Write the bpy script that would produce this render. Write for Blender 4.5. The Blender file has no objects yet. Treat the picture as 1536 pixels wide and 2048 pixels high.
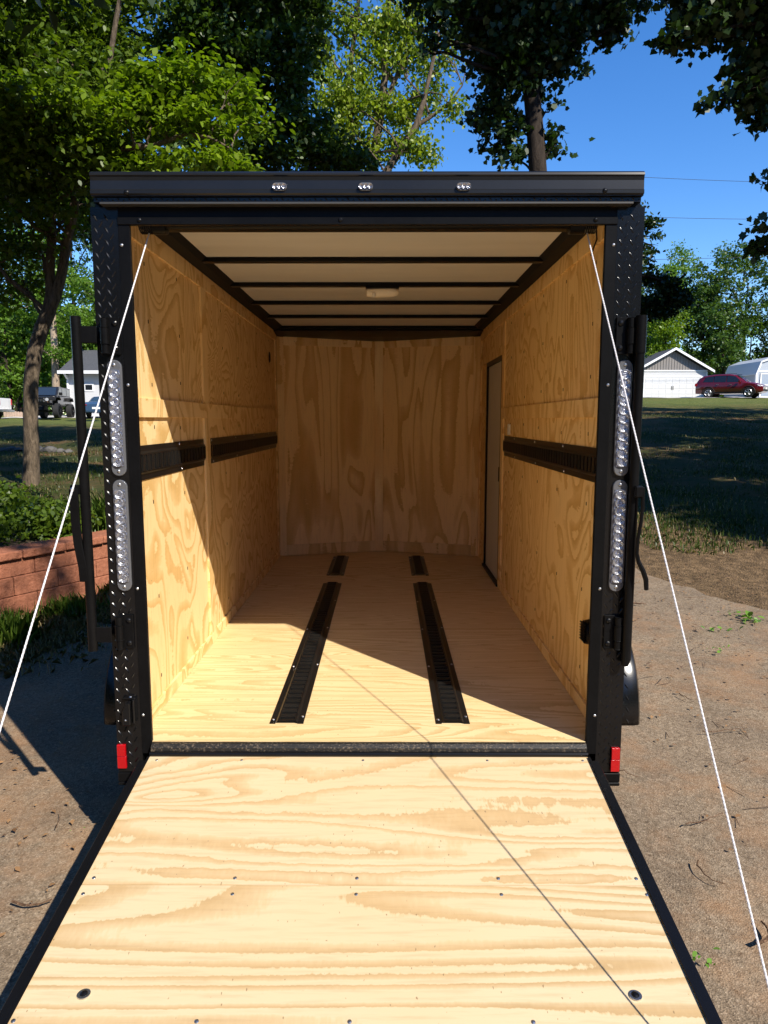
import bpy, math, random
import numpy as np
from mathutils import Vector, Matrix
R = math.radians
S = bpy.context.scene
COL = S.collection
# ---------------------------------------------------------------- camera
CAMP = (0.063, -2.49, 1.65); FPX = 1420.0; PITCH = 7.383; YAW = 0.16
cd = bpy.data.cameras.new('camera'); cam = bpy.data.objects.new('camera', cd); COL.objects.link(cam)
cam.location = CAMP; cam.rotation_euler = (R(90 - PITCH), 0, R(YAW))
cd.sensor_fit = 'VERTICAL'; cd.sensor_height = 36; cd.lens = FPX / 2048 * 36
cd.clip_start = 0.05; cd.clip_end = 2000
S.camera = cam
# ---------------------------------------------------------------- light
SUNV = Vector((-1.32, 1.53, -1.827)).normalized()          # the way the light travels
EL = math.asin(-SUNV.z); AZ = math.atan2(-SUNV.x, -SUNV.y)
w = bpy.data.worlds.new('World'); S.world = w; w.use_nodes = True
nt = w.node_tree; sky = nt.nodes.new('ShaderNodeTexSky'); sky.sky_type = 'NISHITA'
sky.sun_disc = False; sky.sun_elevation = EL; sky.sun_rotation = AZ
sky.air_density = 1.0; sky.dust_density = 0.1; sky.ozone_density = 3.0; sky.altitude = 600
hs = nt.nodes.new('ShaderNodeHueSaturation'); hs.inputs['Saturation'].default_value = 1.30; hs.inputs['Hue'].default_value = .508
nt.links.new(sky.outputs[0], hs.inputs['Color']); nt.links.new(hs.outputs[0], nt.nodes['Background'].inputs[0]); nt.nodes['Background'].inputs[1].default_value = 0.14
sd = bpy.data.lights.new('sun', 'SUN'); sd.energy = 5.0; sd.angle = R(0.5); sd.color = (1.0, 0.93, 0.82)
sun = bpy.data.objects.new('sun', sd); COL.objects.link(sun); sun.location = (10, -12, 20)
sun.rotation_euler = SUNV.to_track_quat('-Z', 'Y').to_euler()
S.view_settings.view_transform = 'Standard'; S.view_settings.look = 'None'
S.view_settings.exposure = 0.66; S.view_settings.gamma = 1
S.render.film_transparent = False
S.cycles.max_bounces = 12; S.cycles.diffuse_bounces = 8; S.cycles.transparent_max_bounces = 8
rng = np.random.default_rng(7); random.seed(7)

# where a point of the view lies in the world, at distance D in front of the lens
_p, _y = R(PITCH), R(YAW)
_f = Vector((-math.sin(_y) * math.cos(_p), math.cos(_y) * math.cos(_p), -math.sin(_p)))
_r = _f.cross(Vector((0, 0, 1))).normalized(); _u = _r.cross(_f)
def at(px, py, D):
    d = _r * ((px - 768) / FPX) + _u * (-(py - 1024) / FPX) + _f
    return Vector(CAMP) + d * (D / d.y)
# ---------------------------------------------------------------- helpers
def sm(a, b, t):
    t = np.clip((t - a) / (b - a), 0, 1); return t * t * (3 - 2 * t)
class M:
    def __init__(s): s.v = []; s.f = []; s.T = Matrix()
    def add(s, vs, fs):
        o = len(s.v); s.v += [tuple(s.T @ Vector(q)) for q in vs]; s.f += [tuple(i + o for i in f) for f in fs]; return s
    def box(s, x0, x1, y0, y1, z0, z1):
        v = [(x, y, z) for z in (z0, z1) for y in (y0, y1) for x in (x0, x1)]
        return s.add(v, [(0, 2, 3, 1), (4, 5, 7, 6), (0, 1, 5, 4), (2, 6, 7, 3), (0, 4, 6, 2), (1, 3, 7, 5)])
    def prism(s, poly, a, b, ax='x'):       # polygon extruded along an axis
        n = len(poly)
        if ax == 'x': v = [(a, q[0], q[1]) for q in poly] + [(b, q[0], q[1]) for q in poly]
        elif ax == 'y': v = [(q[0], a, q[1]) for q in poly] + [(q[0], b, q[1]) for q in poly]
        else: v = [(q[0], q[1], a) for q in poly] + [(q[0], q[1], b) for q in poly]
        return s.add(v, [tuple(range(n))[::-1], tuple(range(n, 2 * n))] + [(i, (i + 1) % n, n + (i + 1) % n, n + i) for i in range(n)])
    def tube(s, pts, rad, n=8, cap=True):
        pts = [Vector(q) for q in pts]
        if not hasattr(rad, '__len__'): rad = [rad] * len(pts)
        vs = []; fs = []; ref = None
        for i, q in enumerate(pts):
            t = (pts[min(i + 1, len(pts) - 1)] - pts[max(i - 1, 0)]).normalized()
            if ref is None: ref = Vector((0, 0, 1)) if abs(t.z) < .9 else Vector((1, 0, 0))
            a = t.cross(ref).normalized(); b = t.cross(a); ref = b.cross(t) if False else ref
            for k in range(n):
                th = 2 * math.pi * k / n; vs.append(q + (a * math.cos(th) + b * math.sin(th)) * rad[i])
        for i in range(len(pts) - 1):
            for k in range(n):
                fs.append((i * n + k, i * n + (k + 1) % n, (i + 1) * n + (k + 1) % n, (i + 1) * n + k))
        if cap: fs.append(tuple(range(n))); fs.append(tuple(range((len(pts) - 1) * n, len(pts) * n))[::-1])
        return s.add(vs, fs)
    def cyl(s, a, b, r, n=12, r2=None): return s.tube([a, b], [r, r if r2 is None else r2], n)
    def dome(s, c, nrm, r, h, n=10):
        c = Vector(c); nrm = Vector(nrm).normalized(); q = nrm.to_track_quat('Z', 'Y').to_matrix()
        vs = []; rings = [(1, 0), (.86, .5), (.5, .87)]
        for a, b in rings:
            for k in range(n):
                th = 2 * math.pi * k / n; vs.append(c + q @ Vector((r * a * math.cos(th), r * a * math.sin(th), h * b)))
        vs.append(c + nrm * h); fs = []
        for i in range(2):
            for k in range(n): fs.append((i * n + k, i * n + (k + 1) % n, (i + 1) * n + (k + 1) % n, (i + 1) * n + k))
        for k in range(n): fs.append((2 * n + k, 2 * n + (k + 1) % n, 3 * n))
        return s.add(vs, fs)
    def build(s, name, mat, parent=None, bevel=0, smooth=False, seg=1, ang=40):
        me = bpy.data.meshes.new(name); me.from_pydata(s.v, [], s.f); me.validate(); me.update()
        me.materials.append(mat)
        if smooth:
            for p in me.polygons: p.use_smooth = True
            try: me.set_sharp_from_angle(angle=R(ang))
            except Exception: pass
        o = bpy.data.objects.new(name, me); COL.objects.link(o)
        if parent: o.parent = parent
        if bevel:
            b = o.modifiers.new('bevel', 'BEVEL'); b.width = bevel; b.segments = seg; b.limit_method = 'ANGLE'
        return o
def each(name, pts, mk, mat, parent):
    """one object per piece, all sharing one mesh made at the origin"""
    o0 = None
    for q in pts:
        if o0 is None: m_ = M(); mk(m_); o = o0 = m_.build(name, mat, parent)
        else: o = o0.copy(); COL.objects.link(o)
        o.location = q[:3]
        if len(q) > 3: o.rotation_euler = q[3:6]
    return o0
def head(r, h, nrm=(0, -1, 0), n=10): return lambda m_: m_.dome((0, 0, 0), nrm, r, h, n)
def fastmesh(name, verts, k, mat, parent=None):
    """n faces of k corners each from an (n*k,3) array"""
    verts = np.asarray(verts, np.float32).reshape(-1, 3); n = len(verts) // k
    me = bpy.data.meshes.new(name); me.vertices.add(n * k); me.vertices.foreach_set('co', verts.ravel())
    me.loops.add(n * k); me.loops.foreach_set('vertex_index', np.arange(n * k, dtype=np.int32))
    me.polygons.add(n); me.polygons.foreach_set('loop_start', np.arange(0, n * k, k, dtype=np.int32))
    try: me.polygons.foreach_set('loop_total', np.full(n, k, dtype=np.int32))
    except Exception: pass
    me.materials.append(mat); me.update(calc_edges=True)
    o = bpy.data.objects.new(name, me); COL.objects.link(o)
    if parent: o.parent = parent
    return o
def tag(o, label=None, cat=None, group=None, kind=None):
    if label: o['label'] = label
    if cat: o['category'] = cat
    if group: o['group'] = group
    if kind: o['kind'] = kind
    return o
def thing(name, loc, label, cat, group=None, rz=0):
    o = bpy.data.objects.new(name, None); COL.objects.link(o); o.location = loc; o.rotation_euler = (0, 0, rz)
    o.empty_display_size = .1
    return tag(o, label, cat, group)
def copy_tree(o, parent=None):
    kids = list(o.children); c = o.copy(); COL.objects.link(c)
    if parent: c.parent = parent
    for k in kids: copy_tree(k, c)
    return c
# ---------------------------------------------------------------- materials
class NT:
    def __init__(s, name):
        s.m = bpy.data.materials.new(name); s.m.use_nodes = True; s.t = s.m.node_tree
        s.b = s.t.nodes['Principled BSDF']; s.out = s.t.nodes['Material Output']
    def n(s, typ, **kw):
        x = s.t.nodes.new('ShaderNode' + typ)
        for k, v in kw.items(): setattr(x, k, v)
        return x
    def l(s, a, b): s.t.links.new(a, b)
    def set(s, **kw):
        for k, v in kw.items(): s.b.inputs[k.replace('_', ' ')].default_value = v
        return s
    def coord(s, scale=(1, 1, 1), loc=(0, 0, 0), kind='Object', rot=(0, 0, 0)):
        tc = s.n('TexCoord'); mp = s.n('Mapping'); s.l(tc.outputs[kind], mp.inputs[0])
        mp.inputs['Scale'].default_value = scale; mp.inputs['Location'].default_value = loc; mp.inputs['Rotation'].default_value = rot
        return mp.outputs[0]
    def noise(s, vec, scale, detail=2, rough=.5, dist=0, dim='3D'):
        x = s.n('TexNoise'); x.noise_dimensions = dim
        if vec is not None: s.l(vec, x.inputs['Vector'])
        x.inputs['Scale'].default_value = scale; x.inputs['Detail'].default_value = detail
        x.inputs['Roughness'].default_value = rough; x.inputs['Distortion'].default_value = dist
        return x.outputs['Fac']
    def math(s, op, a, b=None, c=None):
        x = s.n('Math', operation=op)
        for i, q in enumerate((a, b, c)):
            if q is None: continue
            if hasattr(q, 'links'): s.l(q, x.inputs[i])
            else: x.inputs[i].default_value = q
        return x.outputs[0]
    def ramp(s, fac, stops, interp='LINEAR'):
        x = s.n('ValToRGB'); x.color_ramp.interpolation = interp; e = x.color_ramp.elements
        while len(e) < len(stops): e.new(.5)
        for i, (p, c) in enumerate(stops):
            e[i].position = p; e[i].color = (*c, 1) if len(c) == 3 else c
        s.l(fac, x.inputs[0]); return x.outputs[0]
    def mix(s, fac, a, b, mode='MIX'):
        x = s.n('Mix', data_type='RGBA', blend_type=mode)
        for q, i in ((fac, 0), (a, 6), (b, 7)):
            if hasattr(q, 'links'): s.l(q, x.inputs[i])
            else: x.inputs[i].default_value = q if i == 0 else ((*q, 1) if len(q) == 3 else q)
        return x.outputs[2]
    def bump(s, h, strength=.3, dist=.01):
        x = s.n('Bump'); x.inputs['Strength'].default_value = strength; x.inputs['Distance'].default_value = dist
        s.l(h, x.inputs['Height']); s.l(x.outputs[0], s.b.inputs['Normal']); return x
def plain(name, col, rough=.5, metal=0, spec=.5, bump=0, bscale=200, var=0):
    k = NT(name); k.set(Roughness=rough, Metallic=metal); k.b.inputs['Specular IOR Level'].default_value = spec
    k.b.inputs['Base Color'].default_value = (*col, 1)
    v = k.coord()
    if var:
        n = k.noise(v, 6, 5, .65); n2 = k.noise(v, 90, 2, .6)
        f = k.math('ADD', k.math('MULTIPLY', n, .7), k.math('MULTIPLY', n2, .3))
        k.l(k.ramp(f, [(.3, tuple(c * (1 - var) for c in col)), (.7, tuple(min(1, c * (1 + var)) for c in col))]), k.b.inputs['Base Color'])
    if bump: k.bump(k.noise(v, bscale, 3, .6), bump, .002)
    return k.m
def wood(name, seed, light, dark, grain='x', bands=7, gs=.55, cs=2.6, dist=.7, jag=.05, mid=None, contrast=1, spec=.35, rough=.5, turn=0.0):
    """rotary cut pine ply: contour bands of a stretched noise, sharp on one side and soft on the other"""
    k = NT(name); sc = {'x': (gs, cs, cs), 'y': (cs, gs, cs), 'z': (cs, cs, gs)}[grain]
    tc = k.n('TexCoord'); mp = k.n('Mapping'); k.l(tc.outputs['Object'], mp.inputs[0])
    mp.inputs['Location'].default_value = (seed * 3.17, seed * 1.93, seed * 2.71)
    P = mp.outputs[0]
    mp2 = k.n('Mapping'); k.l(P, mp2.inputs[0]); mp2.inputs['Scale'].default_value = sc; mp2.inputs['Rotation'].default_value = (turn, 0, 0)
    n = k.noise(mp2.outputs[0], 1.0, 1.6, .40, dist); bands = bands * 2.1
    fsc = {'x': (6, 70, 70), 'y': (70, 6, 70), 'z': (70, 70, 6)}[grain]
    mf = k.n('Mapping'); k.l(P, mf.inputs[0]); mf.inputs['Scale'].default_value = fsc
    fine = k.noise(mf.outputs[0], 1.0, 3, .6)
    jsc = {'x': (22, 9, 9), 'y': (9, 22, 9), 'z': (9, 9, 22)}[grain]
    mj = k.n('Mapping'); k.l(P, mj.inputs[0]); mj.inputs['Scale'].default_value = jsc
    jn = k.noise(mj.outputs[0], 1.0, 3, .65)
    j2 = k.n('Mapping'); k.l(P, j2.inputs[0]); j2.inputs['Scale'].default_value = {'x': (95, 30, 30), 'y': (30, 95, 30), 'z': (30, 30, 95)}[grain]
    v = k.math('ADD', k.math('MULTIPLY', n, bands), k.math('MULTIPLY', jn, jag * bands * .75)); v = k.math('ADD', v, k.math('MULTIPLY', k.noise(j2.outputs[0], 1, 2, .6), .22))
    v = k.math('ADD', v, k.math('MULTIPLY', fine, .10))
    fr = k.math('FRACT', v)
    # dark share of a band differs from place to place
    wn = k.noise(P, 1.7, 1, .5)
    fr2 = k.math('POWER', fr, k.math('ADD', .35, k.math('MULTIPLY', wn, 2.4)))
    m1 = tuple(l * .55 + d * .45 for l, d in zip(light, dark)) if mid is None else mid
    c = k.ramp(fr2, [(0, light), (.34, light), (.42, m1), (.56, tuple(a * .35 + b * .65 for a, b in zip(light, dark))), (.80, dark), (.93, tuple(q * .94 for q in dark)), (.96, m1), (1, light)])
    # slow tone changes, fibres, small resin flecks
    tone = k.noise(P, 1.1, 3, .55)
    c = k.mix(k.math('MULTIPLY', k.ramp(tone, [(.35, (0, 0, 0)), (.75, (1, 1, 1))]), .40), c, tuple(min(1, q) for q in (m1[0] * 1.02, m1[1] * .93, m1[2] * .82)))
    fc = k.ramp(fine, [(.3, (.86, .84, .80)), (.52, (1, 1, 1)), (.75, (1.0, 1.0, 1.0))])
    c = k.mix(.75 * contrast, c, fc, 'MULTIPLY')
    fleck = k.noise(mj.outputs[0], 7.0, 0, .5)
    c = k.mix(k.ramp(fleck, [(.83, (0, 0, 0)), (.86, (.8, .8, .8))]), c, tuple(q * .45 for q in dark))
    k.l(c, k.b.inputs['Base Color'])
    k.b.inputs['Specular IOR Level'].default_value = spec
    k.l(k.ramp(fr2, [(0, (rough,) * 3), (1, (rough + .12,) * 3)]), k.b.inputs['Roughness'])
    k.bump(k.math('ADD', fine, k.math('MULTIPLY', fr2, .3)), .10, .002)
    return k.m
def leafmat(name, col, col2, trans=.4, rough=.42, spec=.4):
    k = NT(name); geo = k.n('NewGeometry'); v = k.coord()
    r = geo.outputs['Random Per Island']; big = k.noise(v, .55, 2, .5)
    f = k.math('ADD', k.math('MULTIPLY', r, .6), k.math('MULTIPLY', big, .5))
    c = k.ramp(f, [(.2, col), (.85, col2)])
    k.l(c, k.b.inputs['Base Color']); k.set(Roughness=rough); k.b.inputs['Specular IOR Level'].default_value = spec
    tr = k.n('BsdfTranslucent'); k.l(k.mix(1, c, (1.25, 1.35, .5), 'MULTIPLY'), tr.inputs[0])
    mx = k.n('MixShader'); mx.inputs[0].default_value = trans
    k.l(k.b.outputs[0], mx.inputs[1]); k.l(tr.outputs[0], mx.inputs[2]); k.l(mx.outputs[0], k.out.inputs[0])
    return k.m
def barkmat(name, c1, c2, s=14):
    k = NT(name); v = k.coord((1, 1, .28)); n = k.noise(v, s, 6, .7, .6); v2 = k.noise(k.coord(), 1.6, 3, .6)
    c = k.mix(k.math('MULTIPLY', v2, .5), k.ramp(n, [(.36, c1), (.62, c2)]), tuple(a * .5 + b * .3 for a, b in zip(c1, c2)))
    k.l(c, k.b.inputs['Base Color']); k.set(Roughness=.9); k.b.inputs['Specular IOR Level'].default_value = .2; k.bump(n, .9, .04); return k.m

L_W, D_W = (.80, .585, .335), (.60, .36, .15)
blk_s = plain('black_satin_steel', (.0045, .0045, .0048), .34, 0, .13, .12, 120, .4)
blk_g = plain('black_gloss_sheet', (.0055, .0055, .006), .24, 0, .28, .04, 9, .15)
blk_m = plain('black_matt', (.006, .006, .006), .7, 0, .3)
trk = plain('black_track_steel', (.008, .0075, .007), .34, 0, .45, .15, 90, .5)
white_p = plain('white_vinyl', (.78, .78, .76), .45, 0, .4)
steel = plain('zinc_steel', (.55, .56, .58), .28, .95, .5, .05, 300, .15)
rubber = plain('tyre_rubber', (.02, .02, .021), .8, 0, .3, .3, 60)
chrome = plain('reflector_chrome', (.50, .51, .54), .26, 1, .5, .8, 700)
k = NT('ringed_reflector'); wv = k.n('TexWave'); wv.wave_type = 'RINGS'; wv.rings_direction = 'SPHERICAL'; k.l(k.coord(), wv.inputs['Vector']); wv.inputs['Scale'].default_value = 130; wv.inputs['Distortion'].default_value = .3
k.l(k.ramp(wv.outputs['Fac'], [(.2, (.38, .39, .42)), (.8, (.95, .96, 1.0))]), k.b.inputs['Base Color']); k.set(Roughness=.27, Metallic=.9); k.bump(wv.outputs['Fac'], .7, .002); chrome = k.m
ropem = plain('white_rope', (.66, .65, .67), .7, 0, .2, .6, 700)

# ================================================================ the ground
def gz(x, y):
    x = np.asarray(x, float); y = np.asarray(y, float)
    t = np.clip((y - 4.2) / 50.0, 0, 1.15); side = sm(-7, 12, x)
    tot = 2.02 + 1.40 * side; t1 = np.clip(t, 0, 1)
    base = tot * (1 - (1 - t1) ** 1.25) + np.clip(t - 1, 0, 1) * tot * .25
    near = sm(4.2, 9, y)
    bumps = .05 * np.sin(x * .9 + 1.3) * np.sin(y * .7) + .03 * np.sin(x * 2.3 + y * 1.7)
    return base + bumps * near - .03
def gzf(x, y): return float(gz(x, y))
def sheet(name, xs, ys, mat, zoff=0, kind='structure'):
    X, Y = np.meshgrid(xs, ys); Z = gz(X, Y) + zoff; n = len(xs); m = len(ys)
    v = np.stack([X, Y, Z], -1).reshape(-1, 3).tolist()
    f = [(j * n + i, j * n + i + 1, (j + 1) * n + i + 1, (j + 1) * n + i) for j in range(m - 1) for i in range(n - 1)]
    me = bpy.data.meshes.new(name); me.from_pydata(v, [], f); me.materials.append(mat)
    for p in me.polygons: p.use_smooth = True
    o = bpy.data.objects.new(name, me); COL.objects.link(o); o['kind'] = kind; return o
k = NT('lawn'); v = k.coord(); n1 = k.noise(v, .45, 4, .6); n2 = k.noise(v, 9, 4, .7); n3 = k.noise(v, 60, 2, .6)
f = k.math('ADD', k.math('MULTIPLY', n1, .6), k.math('ADD', k.math('MULTIPLY', n2, .3), k.math('MULTIPLY', n3, .2)))
c = k.ramp(f, [(.38, (.026, .042, .011)), (.52, (.050, .060, .018)), (.60, (.10, .075, .032)), (.72, (.20, .095, .042))])
sx = k.n('SeparateXYZ'); k.l(v, sx.inputs[0])
wear = k.math('ADD', k.math('MULTIPLY', sx.outputs[1], -1), k.math('MULTIPLY', n1, 4.5)); wear = k.ramp(k.math('MULTIPLY', k.math('ADD', wear, 6.0), .25), [(.1, (0, 0, 0)), (.55, (1, 1, 1))])
dirtc = k.ramp(k.math('ADD', k.math('MULTIPLY', n2, .6), k.math('MULTIPLY', n3, .4)), [(.35, (.055, .038, .022)), (.5, (.15, .10, .055)), (.68, (.30, .20, .11))])
c = k.mix(wear, c, dirtc)
far = k.ramp(k.math('MULTIPLY', k.math('ADD', sx.outputs[1], k.math('MULTIPLY', n1, 8)), .02), [(.70, (0, 0, 0)), (.86, (1, 1, 1))])
c = k.mix(k.math('MULTIPLY', far, .8), c, k.ramp(n2, [(.35, (.085, .12, .025)), (.65, (.17, .19, .055))]))  # sunlight on the far crest put into a brighter lawn colour
k.l(c, k.b.inputs['Base Color']); k.set(Roughness=.95); k.b.inputs['Specular IOR Level'].default_value = .1; k.bump(k.math('ADD', n2, n3), .8, .05)
lawnm = k.m
xs = np.concatenate([np.linspace(-400, -45, 14), np.linspace(-40, 50, 121), np.linspace(56, 400, 14)])
ys = np.concatenate([np.linspace(-150, -8, 10), np.linspace(-6, 70, 115), np.linspace(76, 600, 16)])
sheet('ground', xs, ys, lawnm)
# the driveway: worn asphalt with dirt washed over it, ragged edge to the lawn
k = NT('worn_asphalt'); v = k.coord()
vo = k.n('TexVoronoi'); k.l(v, vo.inputs['Vector']); vo.inputs['Scale'].default_value = 190
vo2 = k.n('TexVoronoi'); k.l(v, vo2.inputs['Vector']); vo2.inputs['Scale'].default_value = 62
sp = k.ramp(vo.outputs['Color'], [(.08, (.060, .042, .028)), (.35, (.190, .140, .090)), (.70, (.276, .206, .136)), (.93, (.50, .39, .27))])
sp2 = k.ramp(vo2.outputs['Color'], [(.1, (.125, .088, .056)), (.55, (.212, .162, .110)), (.9, (.33, .258, .182))])
c = k.mix(.42, sp, sp2)
big = k.noise(v, .9, 5, .6, .4); med = k.noise(v, 4.5, 5, .7)
dirt = k.ramp(k.math('ADD', k.math('MULTIPLY', big, .6), k.math('MULTIPLY', med, .45)), [(.50, (0, 0, 0)), (.68, (1, 1, 1))])
c = k.mix(k.math('MULTIPLY', dirt, .66), c, (.34, .185, .090))
dark = k.noise(v, 2.1, 4, .6)
c = k.mix(.6, c, k.ramp(dark, [(.35, (.62, .62, .64)), (.6, (1, 1, 1))]), 'MULTIPLY')
k.l(c, k.b.inputs['Base Color']); k.set(Roughness=.88); k.b.inputs['Specular IOR Level'].default_value = .25
k.bump(k.math('ADD', vo.outputs['Distance'], k.math('MULTIPLY', med, .6)), .55, .004)
asphm = k.m
edge = [(-40, -60), (40, -60), (40, -2.0), (14, .2), (9, 1.3), (6.2, 2.1), (4.6, 2.75), (3.9, 3.05), (3.35, 3.6), (3.05, 4.35), (2.75, 5.1), (2.35, 5.7), (1.6, 6.1), (0, 6.3), (-1.6, 6.1), (-2.0, 5.2), (-2.2, 4.2), (-2.45, 3.3), (-2.75, 2.6), (-3.3, 1.9), (-4.5, 1.2), (-7, .6), (-14, .3), (-40, 0)]
pts = []
for i in range(len(edge)):
    a = np.array(edge[i]); b = np.array(edge[(i + 1) % len(edge)]); L = np.linalg.norm(b - a); n = int(min(40, max(1, L / .12))) if i in range(2, 22) else 1
    for j in range(n):
        q = a + (b - a) * j / n; 
        if n > 1: q = q + rng.normal(0, .035, 2)
        pts.append((q[0], q[1]))
me = bpy.data.meshes.new('driveway')
import bmesh
bm = bmesh.new(); vv = [bm.verts.new((x, y, -0.0)) for x, y in pts]; bm.faces.new(vv); bmesh.ops.triangulate(bm, faces=bm.faces[:])
bm.normal_update()
for f_ in bm.faces:
    if f_.normal.z < 0: f_.normal_flip()
for q in bm.verts:
    q.co.z = max(0.0, gzf(q.co.x, q.co.y) + .012)
bm.to_mesh(me); bm.free(); me.materials.append(asphm)
o = bpy.data.objects.new('driveway', me); COL.objects.link(o); o['kind'] = 'structure'
# concrete drives in front of the far garage and the house
k = NT('pale_concrete'); k.l(k.ramp(k.noise(k.coord(), 1.5, 5, .6), [(.3, (.36, .34, .31)), (.7, (.50, .48, .44))]), k.b.inputs['Base Color']); k.set(Roughness=.9); concm = k.m
sheet('garage_drive', np.linspace(16, 60, 30), np.linspace(49.5, 60, 8), concm, .03)
sheet('house_drive', np.linspace(-26, -7, 16), np.linspace(45.5, 55, 7), concm, .03)

# ================================================================ the trailer
TR = thing('enclosed_trailer', (0, 0, 0), 'black enclosed cargo trailer with its rear ramp down and a bare plywood interior', 'trailer')
W1, W2, W3 = 0.80, 0.93, 0.855       # half widths: opening, body, inner wall face
ZF, ZT, ZC, YN, YV = .473, 2.30, 2.405, 3.60, 3.86
def sub(name, m, mat, parent=TR, **kw): return m.build(name, mat, parent, **kw)
# floor sheets
fl = dict(light=(.72, .555, .300), dark=(.57, .395, .180), grain='x', bands=15, gs=.38, cs=5.5, dist=.5, jag=.02)
for i, (a, b) in enumerate([(.002, 1.131), (1.134, 2.323), (2.326, 3.60)]):
    sub('floor_panel', M().box(-.872, .872, a, b, ZF - .02, ZF), wood('floor_ply', 3 + i * 4, **fl))
sub('floor_panel', M().prism([(-.872, 3.603), (.872, 3.603), (0, 3.93)], ZF - .02, ZF, 'z'), wood('floor_ply', 21, **fl))
wl = dict(light=(.84, .62, .315), dark=(.62, .390, .140), grain='z', gs=1.5, cs=2.4, dist=1.3, jag=.045, bands=5.5)
# side wall sheets: recessed panels between proud strips
def wallsheet(s, y0, y1, z0, z1, seed, proud=False, bands=7.5, nm='wall_panel', hue=1.0):
    x0, x1 = (.866, .878) if not proud else (.855, .866)
    y0 = max(y0, .052)
    d = dict(wl); d['bands'] = bands
    if s > 0: d['light'] = (.86, .62, .29); d['dark'] = (.65, .395, .130); d['gs'] = 1.3
    m = M().box(min(s * x0, s * x1), max(s * x0, s * x1), y0, y1, z0, z1)
    return sub(nm, m, wood('wall_ply', seed, **d), bevel=.0008)
# left
wallsheet(-1, .0, 1.185, 1.70, 2.35, 1.0, bands=7); wallsheet(-1, 1.185, 3.598, 1.70, 2.35, 2.0, bands=8)
wallsheet(-1, .0, 1.185, .50, 1.70, 5.0, bands=3.6); wallsheet(-1, 1.185, 3.598, .50, 1.70, 6.0, bands=6)
# right
wallsheet(1, .0, 2.41, 1.70, 2.35, 11.0, bands=7); wallsheet(1, .0, 2.41, .50, 1.70, 12.3, bands=6)
wallsheet(1, 3.215, 3.598, .48, 2.35, 14.0); wallsheet(1, 2.41, 3.215, 2.075, 2.35, 15.0)
for s in (-1, 1):
    yend = 3.598 if s < 0 else 2.455
    wallsheet(s, .0, 3.596, 2.305, 2.395, 30 + s, True, 4, 'wall_batten')
    wallsheet(s, .0, yend - .002, 1.660, 1.733, 33 + s, True, 4, 'wall_batten')
    wallsheet(s, .0, yend, ZF + .001, .527, 36 + s, True, 4, 'baseboard')
for (z0, z1) in ((.5275, 1.6595), (1.7335, 2.3045)):
    wallsheet(-1, 1.135, 1.235, z0, z1, 40 + z0, True, 3, 'wall_batten')
    wallsheet(1, 2.365, 2.455, z0, z1, 42 + z0, True, 3, 'wall_batten')
    wallsheet(-1, 3.53, 3.596, z0, z1, 44 + z0, True, 3, 'wall_batten')
wallsheet(1, 3.54, 3.596, .50, 2.30, 47, True, 3, 'wall_batten'); wallsheet(1, 2.459, 3.536, 2.095, 2.15, 48, True, 3, 'wall_batten')
rn_ = random.Random(4)
for s in (-1, 1):
    each('wall_nail', [(s * .8655, yy + rn_.uniform(-.03, .03), zz + rn_.uniform(-.02, .02)) for yy in ((.35, .75, 1.6, 2.05, 2.7, 3.2) if s < 0 else (.35, .8, 1.25, 1.7, 2.15)) for zz in (.62, .95, 1.33, 1.61, 1.80, 2.04, 2.26)], lambda m_: m_.box(-.0012, .0012, -.0022, .0022, -.007, .007), blk_m, TR)
# nose: two panels meeting in a shallow V
nz = dict(light=(.93, .70, .37), dark=(.66, .420, .155), grain='z', gs=.75, cs=4.6, dist=.9, jag=.03, bands=2.6)
for s in (-1, 1):
    a = Vector((s * .872, YN, 0)); b = Vector((0, YV, 0)); d = (b - a).normalized(); nn = Vector((-d.y, d.x, 0)) * (1 if s < 0 else -1)
    def npan(t0, t1, z0, z1, off, name, seed, **kw):
        q0 = a + d * t0; q1 = a + d * t1
        o0 = nn * off; o1 = nn * (off + .012)
        dd = dict(nz); dd.update(kw)
        m = M().prism([tuple((q0 + o0)[:2]), tuple((q1 + o0)[:2]), tuple((q1 + o1)[:2]), tuple((q0 + o1)[:2])][::-1], z0, z1, 'z')
        return sub(name, m, wood('nose_ply', seed, **dd))
    L = (b - a).length
    npan(0, L, ZF, 2.36, 0, 'front_panel', 50 + s * 2)
    npan(.0, .07, ZF + .005, 2.34, -.013, 'wall_batten', 54 + s, light=(.84, .63, .33))
    npan(.073, L - .042, 2.275, 2.345, -.013, 'wall_batten', 56 + s, light=(.95, .75, .44), bands=1.6)
    npan(.073, L - .042, ZF + .004, ZF + .095, -.014, 'baseboard', 58 + s, light=(.80, .59, .30), dark=(.56, .36, .14), bands=1.6)
    sub('floor_panel', M().prism([(s * .86, 3.55), (0, 3.55 + .02), (0, 3.846), (s * .86, 3.592)][::(1 if s > 0 else -1)], ZF + .001, ZF + .004, 'z'), wood('floor_ply', 70 + s, **fl)) if False else None
sub('wall_batten', M().prism([(-.036, YV - .036), (.036, YV - .036), (.036, YV - .012), (-.036, YV - .012)], ZF + .004, 2.345, 'z'), wood('nose_ply', 61, **dict(nz, light=(.96, .77, .46), dark=(.78, .54, .25), bands=1.4)), bevel=.001)
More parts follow.
